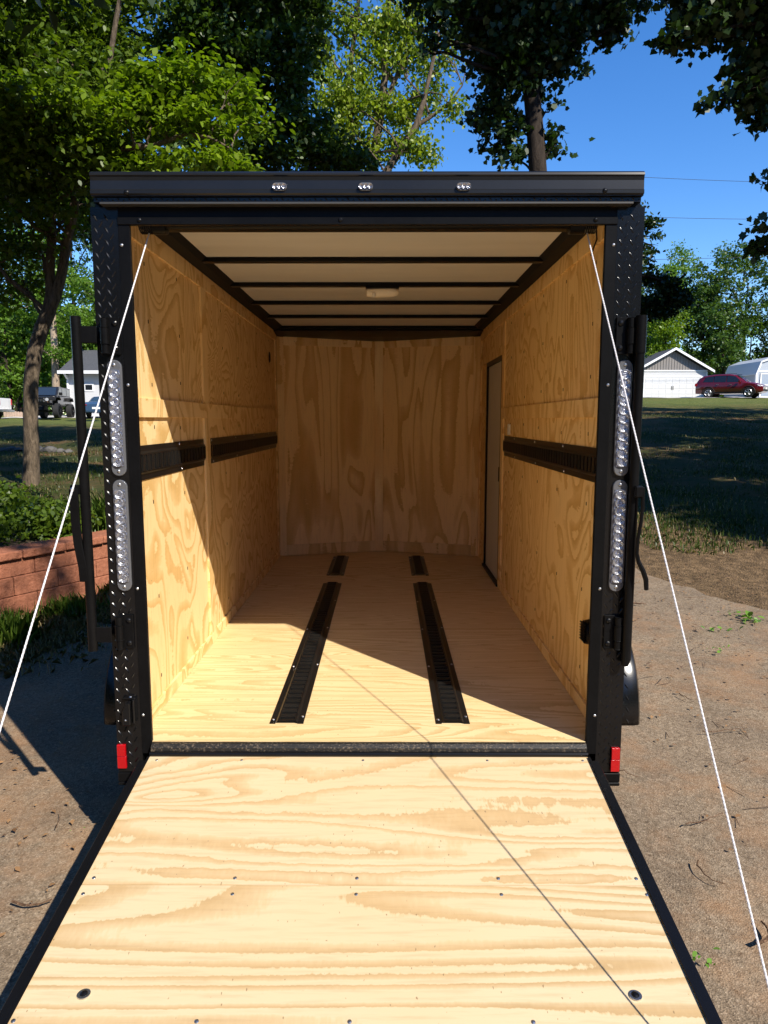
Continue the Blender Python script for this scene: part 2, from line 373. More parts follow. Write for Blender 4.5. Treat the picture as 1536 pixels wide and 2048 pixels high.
# ceiling: off-white sheet, roof bows, black coves
k = NT('ceiling_liner'); k.l(k.ramp(k.noise(k.coord((.4, 3, 1)), 2, 4, .6), [(.3, (.60, .60, .57)), (.7, (.69, .69, .66))]), k.b.inputs['Base Color']); k.set(Roughness=.5); ceilm = k.m
sub('ceiling_panel', M().box(-.87, .87, .03, 3.60, ZC, ZC + .006), ceilm)
for i in range(6):
    y = .335 + i * .61
    sub('roof_bow', M().box(-.80, .80, y, y + .045, ZC - .022, ZC - .0005), blk_s, bevel=.003)
for s in (-1, 1):
    sub('ceiling_cove', M().prism([(s * .856, 2.378), (s * .80, 2.384), (s * .775, ZC - .0004), (s * .865, ZC - .0004)][::s], .05, 3.66, 'y'), blk_m)
sub('ceiling_cove', M().add([(-.87, 3.44, 2.372), (.87, 3.44, 2.372), (.87, 3.615, 2.345), (0, YV + .02, 2.325), (-.87, 3.615, 2.345),
     (-.87, 3.44, 2.404), (.87, 3.44, 2.404), (.87, 3.62, 2.404), (0, 3.9, 2.404), (-.87, 3.62, 2.404)],
    [(0, 4, 3, 2, 1), (5, 6, 7, 8, 9), (0, 1, 6, 5), (1, 2, 7, 6), (2, 3, 8, 7), (3, 4, 9, 8), (4, 0, 5, 9)]), blk_s)
# body shell, roof and nose outside
m = M()
for s in (-1, 1):
    x0, x1 = sorted((s * .9, s * .928))
    if s < 0: m.box(x0, x1, .04, YN, .34, 2.43)
    else: m.box(x0, x1, .04, 2.45, .34, 2.43); m.box(x0, x1, 3.22, YN, .34, 2.43); m.box(x0, x1, 2.45, 3.22, 2.10, 2.43); m.box(x0, x1, 2.45, 3.22, .34, .45)
m.prism([(-.928, YN), (-.9, YN), (0, 3.91), (.9, YN), (.928, YN), (0, 3.95)][::-1], .34, 2.43, 'z')
sub('body_shell', m, blk_g)
sub('roof', M().prism([(-.93, .051), (.93, .051), (.93, 3.62), (0, 3.98), (-.93, 3.62)], 2.432, 2.450, 'z'), blk_g, bevel=.006)
for s in (-1, 1): sub('frame_rail', M().box(*sorted((s * .85, s * .79)), .05, 3.6, .33, .45), blk_s)
for y in np.arange(.3, 3.5, .6): sub('cross_member', M().box(-.79, .79, y, y + .05, .38, .449), blk_s)
m = M(); m.tube([(-.85, 3.5, .38), (0, 4.9, .38), (.85, 3.5, .38)], .04, 6); m.box(-.05, .05, 4.8, 5.1, .36, .46)
sub('tongue', m, blk_s); sub('jack', M().cyl((0, 4.5, .05), (0, 4.5, .9), .03), blk_s)
# side door
SD = sub('side_door', M().box(.872, .884, 2.50, 3.185, .49, 2.06), plain('door_liner', (.56, .54, .51), .5, 0, .3, 0, 50, .06))
m = M()
m.box(.858, .874, 2.46, 2.498, .474, 2.092); m.box(.858, .874, 3.187, 3.212, .474, 2.092); m.box(.858, .874, 2.499, 3.186, 2.062, 2.092); m.box(.846, .874, 2.45, 3.213, ZF + .001, .492)
sub('door_frame', m, blk_s, SD); sub('door_handle', M().box(.860, .8715, 2.515, 2.556, 1.215, 1.32), blk_m, SD, bevel=.003)
sub('light_switch', M().box(.852, .8655, 2.115, 2.165, 1.555, 1.625), white_p, bevel=.004)
m = M()
for (y, s, zz, ry, rz) in ((3.262, -1, 2.145, .03, .045),):
    m.add([(s * .8655, y + ry * math.cos(t), zz + rz * math.sin(t)) for t in np.linspace(0, 6.28, 17)[:-1]] + [(s * .858, y + ry * .75 * math.cos(t), zz + rz * .8 * math.sin(t)) for t in np.linspace(0, 6.28, 17)[:-1]],
          [(i, (i + 1) % 16, 16 + (i + 1) % 16, 16 + i) for i in range(16)] + [tuple(range(16, 32))])
sub('side_vent', m, blk_m)
m = M(); zz, y = .83, .20
m.add([(.8655, y + .055 * math.cos(t), zz + .052 * math.sin(t)) for t in np.linspace(0, 6.28, 17)[:-1]] + [(.835, y + .045 * math.cos(t), zz + .045 * math.sin(t)) for t in np.linspace(0, 6.28, 17)[:-1]],
      [(i, (i + 1) % 16, 16 + (i + 1) % 16, 16 + i) for i in range(16)] + [tuple(range(16, 32))])
for q in range(-3, 4): m.box(.828, .8345, y - .036, y + .036, zz + q * .011 - .002, zz + q * .011 + .002)
sub('side_vent', m, blk_s)
# dome lamp on the second bow
lp = sub('ceiling_lamp', M().tube([(-.048, 1.575, 2.352), (-.044, 1.575, 2.352), (0, 1.575, 2.351), (.10, 1.575, 2.353), (.125, 1.575, 2.354), (.134, 1.575, 2.356)], [.006, .022, .028, .026, .018, .005], 12), plain('lamp_plastic', (.80, .74, .62), .4), smooth=True)
sub('lamp_base', M().box(-.05, .135, 1.55, 1.60, 2.372, ZC - .0225), blk_s, lp)
sub('lamp_knob', M().cyl((-.005, 1.55, 2.345), (-.005, 1.55, 2.322), .010, 10), white_p, lp)

# tie-down track, built along y on the floor
def track(name, length, T, parent=TR):
    m = M(); m.T = T; hw, fl_, h = .066, .022, .011
    cw = hw - fl_; pitch = .0508; n = int(length / pitch); e = (length - n * pitch) / 2
    def q(x0, x1, y0, y1, z): m.add([(x0, y0, z), (x1, y0, z), (x1, y1, z), (x0, y1, z)], [(0, 1, 2, 3)])
    for s in (-1, 1):
        a, b = (-hw, -cw) if s < 0 else (cw, hw); m.box(a, b, 0, length, .0005, .0035)
        xa, xb = (s * cw, s * (cw - .008)); v_ = [(xa, 0, .0035), (xb, 0, h), (xb, length, h), (xa, length, .0035)]
        m.add(v_, [(0, 1, 2, 3)] if s < 0 else [(3, 2, 1, 0)])
    c2 = cw - .008; sw = .030; sl = .0085
    q(-c2, -sw, 0, length, h); q(sw, c2, 0, length, h)
    y = 0; q(-sw, sw, 0, e + pitch / 2 - sl, h)
    for i in range(n):
        yc = e + pitch * (i + .5)
        y0, y1 = yc - sl, yc + sl
        m.add([(-sw, y0, h), (sw, y0, h), (sw, y1, h), (-sw, y1, h), (-sw, y0, .001), (sw, y0, .001), (sw, y1, .001), (-sw, y1, .001)],
              [(0, 1, 5, 4), (1, 2, 6, 5), (2, 3, 7, 6), (3, 0, 4, 7), (4, 5, 6, 7)])
        # pressed lip beyond each slot
        ny = yc + pitch - sl if i < n - 1 else length
        m.add([(-sw, y1, h), (sw, y1, h), (sw, (y1 + ny) / 2, h + .0045), (-sw, (y1 + ny) / 2, h + .0045), (sw, ny, h), (-sw, ny, h)], [(0, 1, 2, 3), (3, 2, 4, 5)])
    o = m.build(name, trk, parent)
    nr = T.to_3x3() @ Vector((0, 0, 1))
    each('track_screw', [tuple(T @ Vector((s * (hw - .010), min(.035 + i * .61 + (.03 if s > 0 else 0), length - .02), .0035))) for i in range(int(length / .61) + 1) for s in (-1, 1)], head(.0058, .0035, nr, 8), steel, o)
    return o
for s in (-1, 1):
    track('floor_track', 2.40, Matrix.Translation((s * .325, .152, ZF)))
    track('floor_track', .75, Matrix.Translation((s * .325, 2.82, ZF)))
WLm = Matrix.Translation((-.8655, 0, 1.488)) @ Matrix(((0, 0, 1, 0), (0, 1, 0, 0), (-1, 0, 0, 0), (0, 0, 0, 1)))
WRm = Matrix.Translation((.8655, 0, 1.478)) @ Matrix(((0, 0, -1, 0), (0, 1, 0, 0), (1, 0, 0, 0), (0, 0, 0, 1)))
track('wall_track', 1.07, WLm @ Matrix.Translation((0, .055, 0))); track('wall_track', 2.27, WLm @ Matrix.Translation((0, 1.252, 0)))
track('wall_track', 2.275, WRm @ Matrix.Translation((0, .055, 0)))

# rear frame: corner posts in tread plate
def lozenges(m, x0, x1, z0, z1, face=0.0, rows=.0405, cols=.036, avoid=(), y=0.0, amp=.0024, mapf=None):
    i = 0; z = z0 + .02
    while z < z1 - .01:
        j = 0; x = x0 + .015 + (cols / 2 if i % 2 else 0) * 1.0
        while x < x1 - .012:
            if not any(a <= x <= b and c <= z <= d for a, b, c, d in avoid):
                sgn = 1 if i % 2 else -1; L, Wd = .0140, .0034; ca, sa = math.cos(R(58 * sgn)), math.sin(R(58 * sgn))
                loc = [(-L, 0, 0), (-L * .3, -Wd, 0), (L * .5, -Wd * .8, 0), (L, 0, 0), (L * .5, Wd * .8, 0), (-L * .3, Wd, 0), (-L * .45, 0, amp), (L * .55, 0, amp)]
                vs = []
                for a, b, c in loc:
                    px, pz = x + a * ca - b * sa, z + a * sa + b * ca
                    vs.append(mapf(px, pz, c) if mapf else (px, y - c, pz))
                m.add(vs, [(0, 1, 6), (1, 2, 7, 6), (2, 3, 7), (3, 4, 7), (4, 5, 6, 7), (5, 0, 6)])
            x += cols; j += 1
        z += rows / 2; i += 1
tread = plain('black_tread_plate', (.0045, .0045, .005), .20, 0, .42, .04, 240, .3)
for s in (-1, 1):
    x0, x1 = sorted((s * .838, s * .93))
    m = M(); m.box(x0, x1, 0, .05, .355, 2.358)
    m.add([], [])
    cx = s * .878
    lozenges(m, x0, x1, .36, 2.352, avoid=[(cx - .03, cx + .03, 1.04, 1.86)])
    po = sub('corner_post', m, tread, smooth=True, ang=80 if s > 0 else 30)
    # jamb trim
    tx0, tx1 = sorted((s * .80, s * .840)); m = M(); m.box(tx0, tx1, -.0015, .014, .425, 2.324)
    sub('jamb_trim', m, blk_s, po, bevel=.002)
    each('screw', [(s * .829, -.0015, z) for z in (1.77, 1.05, .575, 2.235)], head(.0058, .004), steel, po)
    # bottom rail stub under the post
    m = M(); m.box(*sorted((s * .80, s * .93)), -.006, .06, .318, .352); m.box(*sorted((s * .80, s * .928)), -.011, .06, .305, .318)
    sub('bumper_rail', m, blk_s, po, bevel=.002)
# header
m = M(); m.prism([(y_, 2.3815 + (z_ - 2.394) * 1.05) for y_, z_ in [(-.040, 2.396), (-.047, 2.400), (-.047, 2.409), (-.043, 2.413), (-.041, 2.440), (-.043, 2.452), (-.047, 2.455), (-.045, 2.462), (-.036, 2.468), (.05, 2.470), (.05, 2.394), (-.04, 2.394)]][::-1], -.909, .909, 'x')
HD = sub('header_cap', m, plain('black_anodised_trim', (.009, .0093, .010), .28, 0, .36, .05, 8, .2))
m2 = M(); m2.box(-.905, .905, -.030, .045, 2.3652, 2.3798)
i = 0
for x in np.arange(-.895, .90, .0362):
    for dz, sg in ((.006, 1),):
        L, Wd = .011, .0028; ca, sa = math.cos(R(-62)), math.sin(R(-62)); loc = [(-L, 0, 0), (0, -Wd, 0), (L, 0, 0), (0, Wd, 0), (0, 0, .0018)]
        m2.add([(x + a * ca - b * sa, -.030 - c, 2.3735 + a * sa * .6 + b * ca) for a, b, c in loc], [(0, 1, 4), (1, 2, 4), (2, 3, 4), (3, 0, 4)])
        x2 = x + .018; m2.add([(x2 + a * ca * .6 + b * sa, -.030 - c * .7, 2.3705 - a * sa * .4 + b * ca) for a, b, c in loc], [(4, 1, 0), (4, 2, 1), (4, 3, 2), (4, 0, 3)])
HP = sub('header_plate', m2, tread)
sub('header_lip', M().box(-.885, .88, -.034, .0, 2.358, 2.3648), plain('bounce_lit_lip', (.10, .095, .085), .35, .6), bevel=.001)  # bounce light from the ramp put into a paler lip colour
sub('header_beam', M().box(-.84, .84, .002, .06, 2.325, 2.3575), blk_s)
m = M(); m.box(-.84, .84, -.006, .014, 2.3, 2.3245); pass
JT = sub('jamb_trim', m, blk_s, bevel=.002)
each('screw', [(x, -.006, 2.315) for x in (-.765, -.09, .765)], head(.008, .005), blk_g, JT)
each('screw', [(-.79, -.046, 2.391), (.78, -.046, 2.395)], head(.009, .006), blk_g, HD)
sub('header_beam', M().box(-.84, .84, .052, .34, 2.362, 2.404), blk_s)
# clear marker lamps on the header
def disc(m, c, r, depth, n=14, stretch=1):
    """shallow reflector dish facing -y"""
    vs = []
    for rr, dy in ((r, 0), (r * .62, depth * .7), (r * .22, depth)):
        for k_ in range(n):
            t = 2 * math.pi * k_ / n; vs.append((c[0] + rr * math.cos(t), c[1] + dy, c[2] + rr * math.sin(t) * stretch))
    vs.append((c[0], c[1] + depth * .5, c[2])); fs = []
    for i_ in range(2):
        for k_ in range(n): fs.append((i_ * n + k_, i_ * n + (k_ + 1) % n, (i_ + 1) * n + (k_ + 1) % n, (i_ + 1) * n + k_))
    for k_ in range(n): fs.append((2 * n + k_, 2 * n + (k_ + 1) % n, 3 * n))
    m.add(vs, fs)
def stadium(cx, cz, hw, hh, n=8):
    """outline of a rounded bar"""
    out = []
    if hh >= hw:
        for i_ in range(n + 1): t = math.pi * i_ / n; out.append((cx + hw * math.cos(t), cz + (hh - hw) + hw * math.sin(t)))
        for i_ in range(n + 1): t = math.pi + math.pi * i_ / n; out.append((cx + hw * math.cos(t), cz - (hh - hw) + hw * math.sin(t)))
    else:
        for i_ in range(n + 1): t = -math.pi / 2 + math.pi * i_ / n; out.append((cx + (hw - hh) + hh * math.cos(t), cz + hh * math.sin(t)))
        for i_ in range(n + 1): t = math.pi / 2 + math.pi * i_ / n; out.append((cx - (hw - hh) + hh * math.cos(t), cz + hh * math.sin(t)))
    return out
k = NT('clear_lens_rim'); k.set(Roughness=.12); k.b.inputs['Base Color'].default_value = (.10, .102, .11, 1); k.b.inputs['Specular IOR Level'].default_value = .9
k.bump(k.noise(k.coord(), 260, 2, .6), .35, .002); rimm = k.m
k = NT('faceted_lens'); k.set(Roughness=.15, Metallic=.85); 
vo = k.n('TexVoronoi'); k.l(k.coord(), vo.inputs['Vector']); vo.inputs['Scale'].default_value = 420
k.l(k.ramp(vo.outputs['Color'], [(.1, (.14, .14, .16)), (.9, (.75, .76, .82))]), k.b.inputs['Base Color']); k.bump(vo.outputs['Distance'], .5, .002); facm = k.m
for x in (-.286, -.004, .317):
    lm = M().prism(stadium(x, 2.407, .024, .0125), -.046, -.053, 'y').build('marker_lamp', rimm, HD, bevel=.001)
    each('reflector', [(x + dx, -.0565, 2.407) for dx in (-.0145, 0, .0145)], lambda m_: disc(m_, (0, 0, 0), .0085, .0033), facm, lm)
# tall clear tail lamps, two on each post
for s in (-1, 1):
    for (za, zb) in ((1.455, 1.855), (1.042, 1.442)):
        cx = s * .872 if s < 0 else .884; zc, hh = (za + zb) / 2, (zb - za) / 2
        lm = M().prism(stadium(cx, zc, .0255, hh), .001, -.010, 'y').build('tail_lamp', rimm, TR, bevel=.002)
        M().box(cx - .0195, cx + .0195, -.0125, -.0101, za + .034, zb - .034).build('lens', facm, lm)
        each('reflector', [(cx, -.0172, za + .050 + i * (zb - za - .10) / 10) for i in range(11)], lambda m_: disc(m_, (0, 0, 0), .0182, .0062, 18, .94), chrome, lm)
        each('screw', [(cx, -.0101, zz) for zz in (za + .017, zb - .017)], head(.0065, .004), steel, lm)
# red reflectors
k = NT('red_reflector'); k.set(Roughness=.2); k.b.inputs['Base Color'].default_value = (.42, .003, .006, 1); k.b.inputs['Specular IOR Level'].default_value = .8
vo = k.n('TexVoronoi'); k.l(k.coord(), vo.inputs['Vector']); vo.inputs['Scale'].default_value = 330; k.bump(vo.outputs['Distance'], .5, .002); redm = k.m
for s, cx, zc in ((-1, -.913, .417), (1, .909, .407)):
    m = M(); m.box(cx - .0165, cx + .0165, -.011, .0, zc - .046, zc + .0005); m.box(cx - .0155, cx + .0155, -.0125, .0, zc + .001, zc + .046)
    sub('reflector', m, redm, bevel=.0015)
# cam bars with hinges and handles
def cambar(s):
    px = -.980 if s < 0 else .924
    yb = -.045 if s < 0 else -.030
    zt, zb = 1.995, .835
    br = M().tube([(px, yb, zb), (px, yb, zt)], .0165, 16).build('cam_bar', blk_s, TR, smooth=True)
    M().cyl((px, yb, zt - .12), (px, yb, zt + .004), .0190, 16).build('sleeve', blk_s, br, smooth=True) if s > 0 else None
    for zc in (1.935, .893):
        hz = zc
        bx0, bx1 = sorted((s * .905, px - s * .012)) if s < 0 else (.915, px)
        if s < 0: M().box(px + .014, -.912, yb - .004, yb + .004, zc - .028, zc + .028).build('hinge_arm', blk_s, br, bevel=.002)
        hx = s * .895
        m = M(); m.cyl((hx, -.018, hz - .060), (hx, -.018, hz + .058), .0125, 14); m.cyl((hx, -.018, hz - .028), (hx, -.018, hz + .026), .0145, 14)
        x0, x1 = sorted((s * .893, s * .848)); m.box(x0, x1, -.009, -.001, hz - .062, hz + .062)
        hg = m.build('hinge', blk_s, br, bevel=.0015, smooth=False)
        each('bolt', [(s * .863, -.009, hz + .042), (s * .863, -.009, hz - .042)], head(.0105, .007, (0, -1, 0), 14), blk_g, hg)
    if s < 0:
        M().box(px - .048, px - .010, yb - .010, yb + .010, 1.395, 1.428).build('handle_bracket', blk_s, br, bevel=.003)
        pts_ = [(px - .034, 1.415), (px - .033, 1.30), (px - .028, 1.22), (px - .016, 1.14), (px - .014, 1.088)]
        m = M(); vs = []
        for (x, z) in pts_:
            for dx, dy in ((-.015, -.005), (.015, -.005), (.015, .005), (-.015, .005)): vs.append((x + dx, yb - .012 + dy, z))
        fs = []
        for i in range(len(pts_) - 1):
            for k_ in range(4): fs.append((i * 4 + k_, i * 4 + (k_ + 1) % 4, (i + 1) * 4 + (k_ + 1) % 4, (i + 1) * 4 + k_))
        fs += [(3, 2, 1, 0), tuple(range(len(vs) - 4, len(vs)))]
        h = m.add(vs, fs).build('lever_handle', blk_s, br, bevel=.002)
        M().dome((px - .036, yb - .0172, 1.413), (0, -1, 0), .0075, .004, 12).build('bolt', steel, br)
    else:
        M().box(px - .006, px + .022, yb - .038, yb - .012, 1.385, 1.425).build('handle_bracket', blk_s, br, bevel=.004)
        m = M(); m.T = Matrix.Translation((.015, 0, 0)); m.tube([(.930, -.060, 1.420), (.932, -.062, 1.35), (.928, -.062, 1.30), (.921, -.060, 1.24), (.920, -.058, 1.19), (.926, -.064, 1.160), (.940, -.072, 1.13), (.950, -.075, 1.10), (.953, -.075, 1.065)], [.0065, .0065, .0065, .0065, .007, .008, .009, .009, .008], 8)
        m.build('lever_handle', blk_s, br, smooth=True)
        m = M(); m.tube([(px, yb, .835), (px, yb, .80), (px - .003, yb, .775)], [.0165, .017, .012], 12); m.build('sleeve', blk_s, br)
cambar(-1); cambar(1)
# keeper and door holdback on the left post
kp = M().prism(stadium(-.871, .600, .022, .054), -.001, -.006, 'y').build('cam_keeper', blk_g, TR)
m = M(); m.prism([(-.893, .548), (-.866, .548), (-.866, .632), (-.880, .632), (-.893, .600)], -.006, -.034, 'y'); m.box(-.862, -.854, -.020, -.006, .548, .640); m.box(-.895, -.852, -.016, -.006, .640, .646)
m.build('keeper_body', blk_g, kp, bevel=.002)
m = M(); m.dome((-.871, -.006, .642), (0, -1, 0), .007, .004, 10); m.dome((-.882, -.034, .568), (0, -1, 0), .004, .003, 8); m.build('bolt', steel, kp)
# sill
k = NT('dusty_sill'); v = k.coord((1, 1, 1)); n1 = k.noise(v, 140, 4, .7); n2 = k.noise(v, 5, 3, .6)
k.l(k.mix(k.math('MULTIPLY', k.ramp(k.math('ADD', n1, k.math('MULTIPLY', n2, .25)), [(.66, (0, 0, 0)), (.80, (1, 1, 1))]), .6), (.006, .0055, .005), (.20, .15, .10)), k.b.inputs['Base Color']); k.set(Roughness=.5); k.bump(n1, .3, .002); sillm = k.m
sub('sill', M().prism([(.0, .472), (-.012, .470), (-.024, .460), (-.026, .448), (-.026, .36), (.0, .36)], -.799, .799, 'x'), sillm, bevel=.001)
sub('sill_hinge', M().tube([(-.80, -.030, .4385), (.80, -.030, .4385)], .0085, 12), blk_g, smooth=True)
# springs of the ramp door at the top, on their shaft
shf = sub('spring_shaft', M().tube([(-.79, .085, 2.328), (.79, .085, 2.328)], .021, 16), blk_s, smooth=True)
for s in (-1, 1):
    P = []
    for i in range(16 * 9 + 1):
        t = 2 * math.pi * i / 16; P.append((s * (.792 - .062 * i / 144), .085 + .029 * math.cos(t), 2.324 + .030 * math.sin(t)))
    M().tube(P, .0030, 5).build('coil_spring', blk_g, shf, smooth=True)
    M().cyl((s * .745, .085, 2.322), (s * .70, .085, 2.322), .0315, 18).build('cable_drum', blk_s, shf, smooth=True)
    A = Vector((s * .760, .08, 2.295)); B = Vector((s * .835, -1.50, .235))
    if s < 0: B = Vector((-.835, -1.538, .232))
    else: B = Vector((.835, -1.425, .240))
    P = [A.lerp(B, t) + Vector((0, 0, -.006 * math.sin(math.pi * t))) for t in np.linspace(0, 1, 40)]
    m = M()
    for ph in (0, 2.1, 4.2):      # three-strand rope
        m.tube([A.lerp(B, t) + Vector((.0011 * math.cos(ph + t * 480), .0011 * math.sin(ph + t * 480), -.006 * math.sin(math.pi * t))) for t in np.linspace(0, 1, 420)], .0016, 5)
    cb = m.build('ramp_cable', ropem, TR)
    M().cyl(B + Vector((0, 0, .014)), B - Vector((0, 0, .02)), .010).build('cable_anchor', steel, cb)
sub('loose_cord', M().tube([(.79, .07, 2.30), (.792, .068, 2.27), (.781, .066, 2.24), (.773, .064, 2.215)], .0028, 6), blk_m)
# axle, wheels and tread plate fenders
for s in (-1, 1):
    x0, x1 = (.935, 1.172); yc, zc, ro = .87, .335, .42
    m = M(); N = 28
    angs = [R(180 - 180 * i / N) for i in range(N + 1)]
    prof = [(x0, 0), (x1 - .035, 0), (x1 - .012, -.006), (x1 - .002, -.022), (x1, -.05)]
    vs = []
    for t in angs:
        for x, dr in prof: rr = ro + dr; vs.append((s * x, yc + rr * math.cos(t), zc + rr * math.sin(t)))
    kx = len(prof); fs = [(i * kx + j, i * kx + j + 1, (i + 1) * kx + j + 1, (i + 1) * kx + j) for i in range(N) for j in range(kx - 1)]
    m.add(vs, [f_ if s < 0 else f_[::-1] for f_ in fs])
    fe = m.build('fender', tread, TR, smooth=True)
    so = fe.modifiers.new('solid', 'SOLIDIFY'); so.thickness = .003; so.offset = 0
    m = M()
    arc = math.pi * ro
    lozenges(m, x0, x1 - .03, 0, arc, mapf=lambda a, b, c: (s * a, yc + (ro + .0016 + c) * math.cos(math.pi - b / ro), zc + (ro + .0016 + c) * math.sin(math.pi - b / ro)), rows=.050, cols=.040, amp=.0038)
    m.build('tread_pattern', plain('bright_tread', (.03, .031, .033), .2, .3, .7), fe, smooth=True, ang=80)
    wh = M().tube([(s * .965, yc, zc - .0), (s * .975, yc, zc), (s * 1.12, yc, zc), (s * 1.13, yc, zc)], [.30, .325, .325, .30], 40).build('wheel', rubber, TR, smooth=True)
    M().tube([(s * 1.131, yc, zc), (s * 1.137, yc, zc), (s * 1.139, yc, zc)], [.2, .19, .06], 24).build('rim', steel, wh, smooth=True)
sub('axle', M().cyl((-.96, .87, .335), (.96, .87, .335), .03), blk_s)

# ---- ramp door, hinged at the sill and lying towards the lens
SL = .145; za = lambda y: .435 + SL * y
RY0, RY1 = -.031, -1.86
def rz_(m): return m
RD = sub('ramp_door', M().prism([(RY0 - .002, za(RY0) - .012), (RY1, za(RY1) - .012), (RY1, za(RY1) - .05), (RY0 - .002, za(RY0) - .05)], -.79, .79, 'x'), blk_s)
rp = dict(light=(.610, .480, .300), dark=(.475, .325, .160), mid=(.565, .430, .245), grain='x')
seam = -.632
sub('plywood_sheet', M().prism([(RY0 - .004, za(RY0)), (seam + .0015, za(seam)), (seam + .0015, za(seam) - .0115), (RY0 - .004, za(RY0) - .0115)], -.799, .799, 'x'),
    wood('ramp_ply', 5.6, bands=7, gs=.50, cs=2.3, dist=1.2, jag=.045, **dict(rp, dark=(.500, .345, .175))), RD)
sub('plywood_sheet', M().prism([(seam - .0015, za(seam)), (RY1, za(RY1)), (RY1, za(RY1) - .0115), (seam - .0015, za(seam) - .0115)], -.799, .799, 'x'),
    wood('ramp_ply', 9.3, bands=8.5, gs=.26, cs=3.2, dist=.7, jag=.012, **rp), RD)
for s in (-1, 1):
    x0, x1 = sorted((s * .800, s * .830)); m = M()
    m.prism([(RY0 - .03, za(RY0 - .03) + .004), (RY1, za(RY1) + .004), (RY1, za(RY1) - .06), (RY0 - .03, za(RY0 - .03) - .06)], x0, x1, 'x')
    x0, x1 = sorted((s * .796, s * .806)); 
    m.prism([(RY0 - .012, za(RY0) + .006), (RY1, za(RY1) + .007), (RY1, za(RY1) + .0042), (RY0 - .012, za(RY0) + .0035)], x0, x1, 'x')
    sub('frame_rail', m, blk_g, RD, bevel=.003)
PS = []
for y, xs_ in ((-.055, (-.768, -.46, -.02, .43, .775)), (-.606, (-.775, -.37, -.02, .385, .78)), (-.664, (-.782, -.365, -.02, .385, .79)), (-1.03, (-.79, -.37, -.02, .40)), (-1.5, (-.7, -.37, 0, .37, .7))):
    PS += [(x, y, za(y)) for x in xs_]
each('deck_screw', PS, head(.0058, .0022, (0, -SL, 1)), steel, RD)
for x, y in ((-.655, -.965), (.655, -.965), (-.46, -1.10)):
    b = M().cyl((x, y, za(y)), (x, y, za(y) + .0025), .0155, 20).build('deck_bolt', steel, RD, smooth=False)
    M().dome((x, y, za(y) + .0026), (0, -SL, 1), .0095, .0045, 14).build('bolt_head', blk_g, b)
sub('ramp_flap', M().prism([(RY1 - .005, za(RY1)), (RY1 - .33, .012), (RY1 - .33, .0), (RY1 - .005, za(RY1) - .014)], -.79, .79, 'x'), wood('flap_ply', 13, bands=7, **rp), RD)
#PART2

# ================================================================ plants
OVAL = [(0, 0), (.3, .27), (.68, .25), (1, 0), (.68, -.25), (.3, -.27)]
RHOM = [(0, 0), (.45, .30), (1, 0), (.45, -.30)]
MAPLE = [(0, 0), (.04, .24), (-.06, .42), (.26, .40), (.48, .52), (.66, .30), (1.0, 0), (.66, -.30), (.48, -.52), (.26, -.40), (-.06, -.42), (.04, -.24)]
BLADE = [(0, .03), (1, 0), (0, -.03)]
def leaves(name, P, shape, size, mat, parent, flat=.6, droop=.25, size_var=.3, outn=None):
    """one small face per leaf at the points P"""
    n = len(P); P = np.asarray(P)
    nrm = rng.normal(0, 1, (n, 3)) * (1 - flat) + np.array([0, 0, 1.0]) * flat
    if outn is not None: nrm = nrm + outn
    nrm /= np.linalg.norm(nrm, axis=1)[:, None] + 1e-9
    t = rng.normal(0, 1, (n, 3)); t -= nrm * np.sum(t * nrm, 1)[:, None]; t /= np.linalg.norm(t, axis=1)[:, None] + 1e-9
    t[:, 2] -= droop; t /= np.linalg.norm(t, axis=1)[:, None]
    b = np.cross(nrm, t); b /= np.linalg.norm(b, axis=1)[:, None] + 1e-9
    sc = size * (1 + rng.uniform(-size_var, size_var, n)); k_ = len(shape); sh = np.array(shape)
    cup = np.cross(t, b)
    V = P[:, None, :] + (t[:, None, :] * sh[None, :, 0:1] + b[:, None, :] * sh[None, :, 1:2] + cup[:, None, :] * (np.abs(sh[None, :, 1:2]) * .35 - (sh[None, :, 0:1] ** 2) * .12)) * sc[:, None, None]
    return fastmesh(name, V.reshape(-1, 3), k_, mat, parent)
def crown_points(clumps, n, sub=.32, per=26, flatten=.55, shell=.45):
    """leaf points gathered in sprays inside ellipsoids (x,y,z,r,rz,weight)"""
    C = np.array([(c[0], c[1], c[2], c[3], c[4], c[5]) for c in clumps], float)
    wgt = C[:, 5] * C[:, 3] ** 2; wgt /= wgt.sum(); m_ = max(1, int(n / per))
    idx = rng.choice(len(C), m_, p=wgt); d = rng.normal(0, 1, (m_, 3)); d /= np.linalg.norm(d, axis=1)[:, None]
    r = rng.uniform(0, 1, m_) ** shell; ctr = C[idx, :3] + d * r[:, None] * C[idx][:, [3, 3, 4]]
    cnt = rng.integers(int(per * .4), int(per * 1.6), m_); rep = np.repeat(np.arange(m_), cnt)
    s_ = sub * rng.uniform(.6, 1.4, m_)
    off = rng.normal(0, 1, (len(rep), 3)) * s_[rep][:, None] * .55; off[:, 2] *= flatten
    # sprays tilt downwards away from their own centre
    out = d[rep]; off[:, 2] -= .12 * s_[rep] * (np.sum(off[:, :2] * out[:, :2], 1) / s_[rep])
    return ctr[rep] + off, ctr
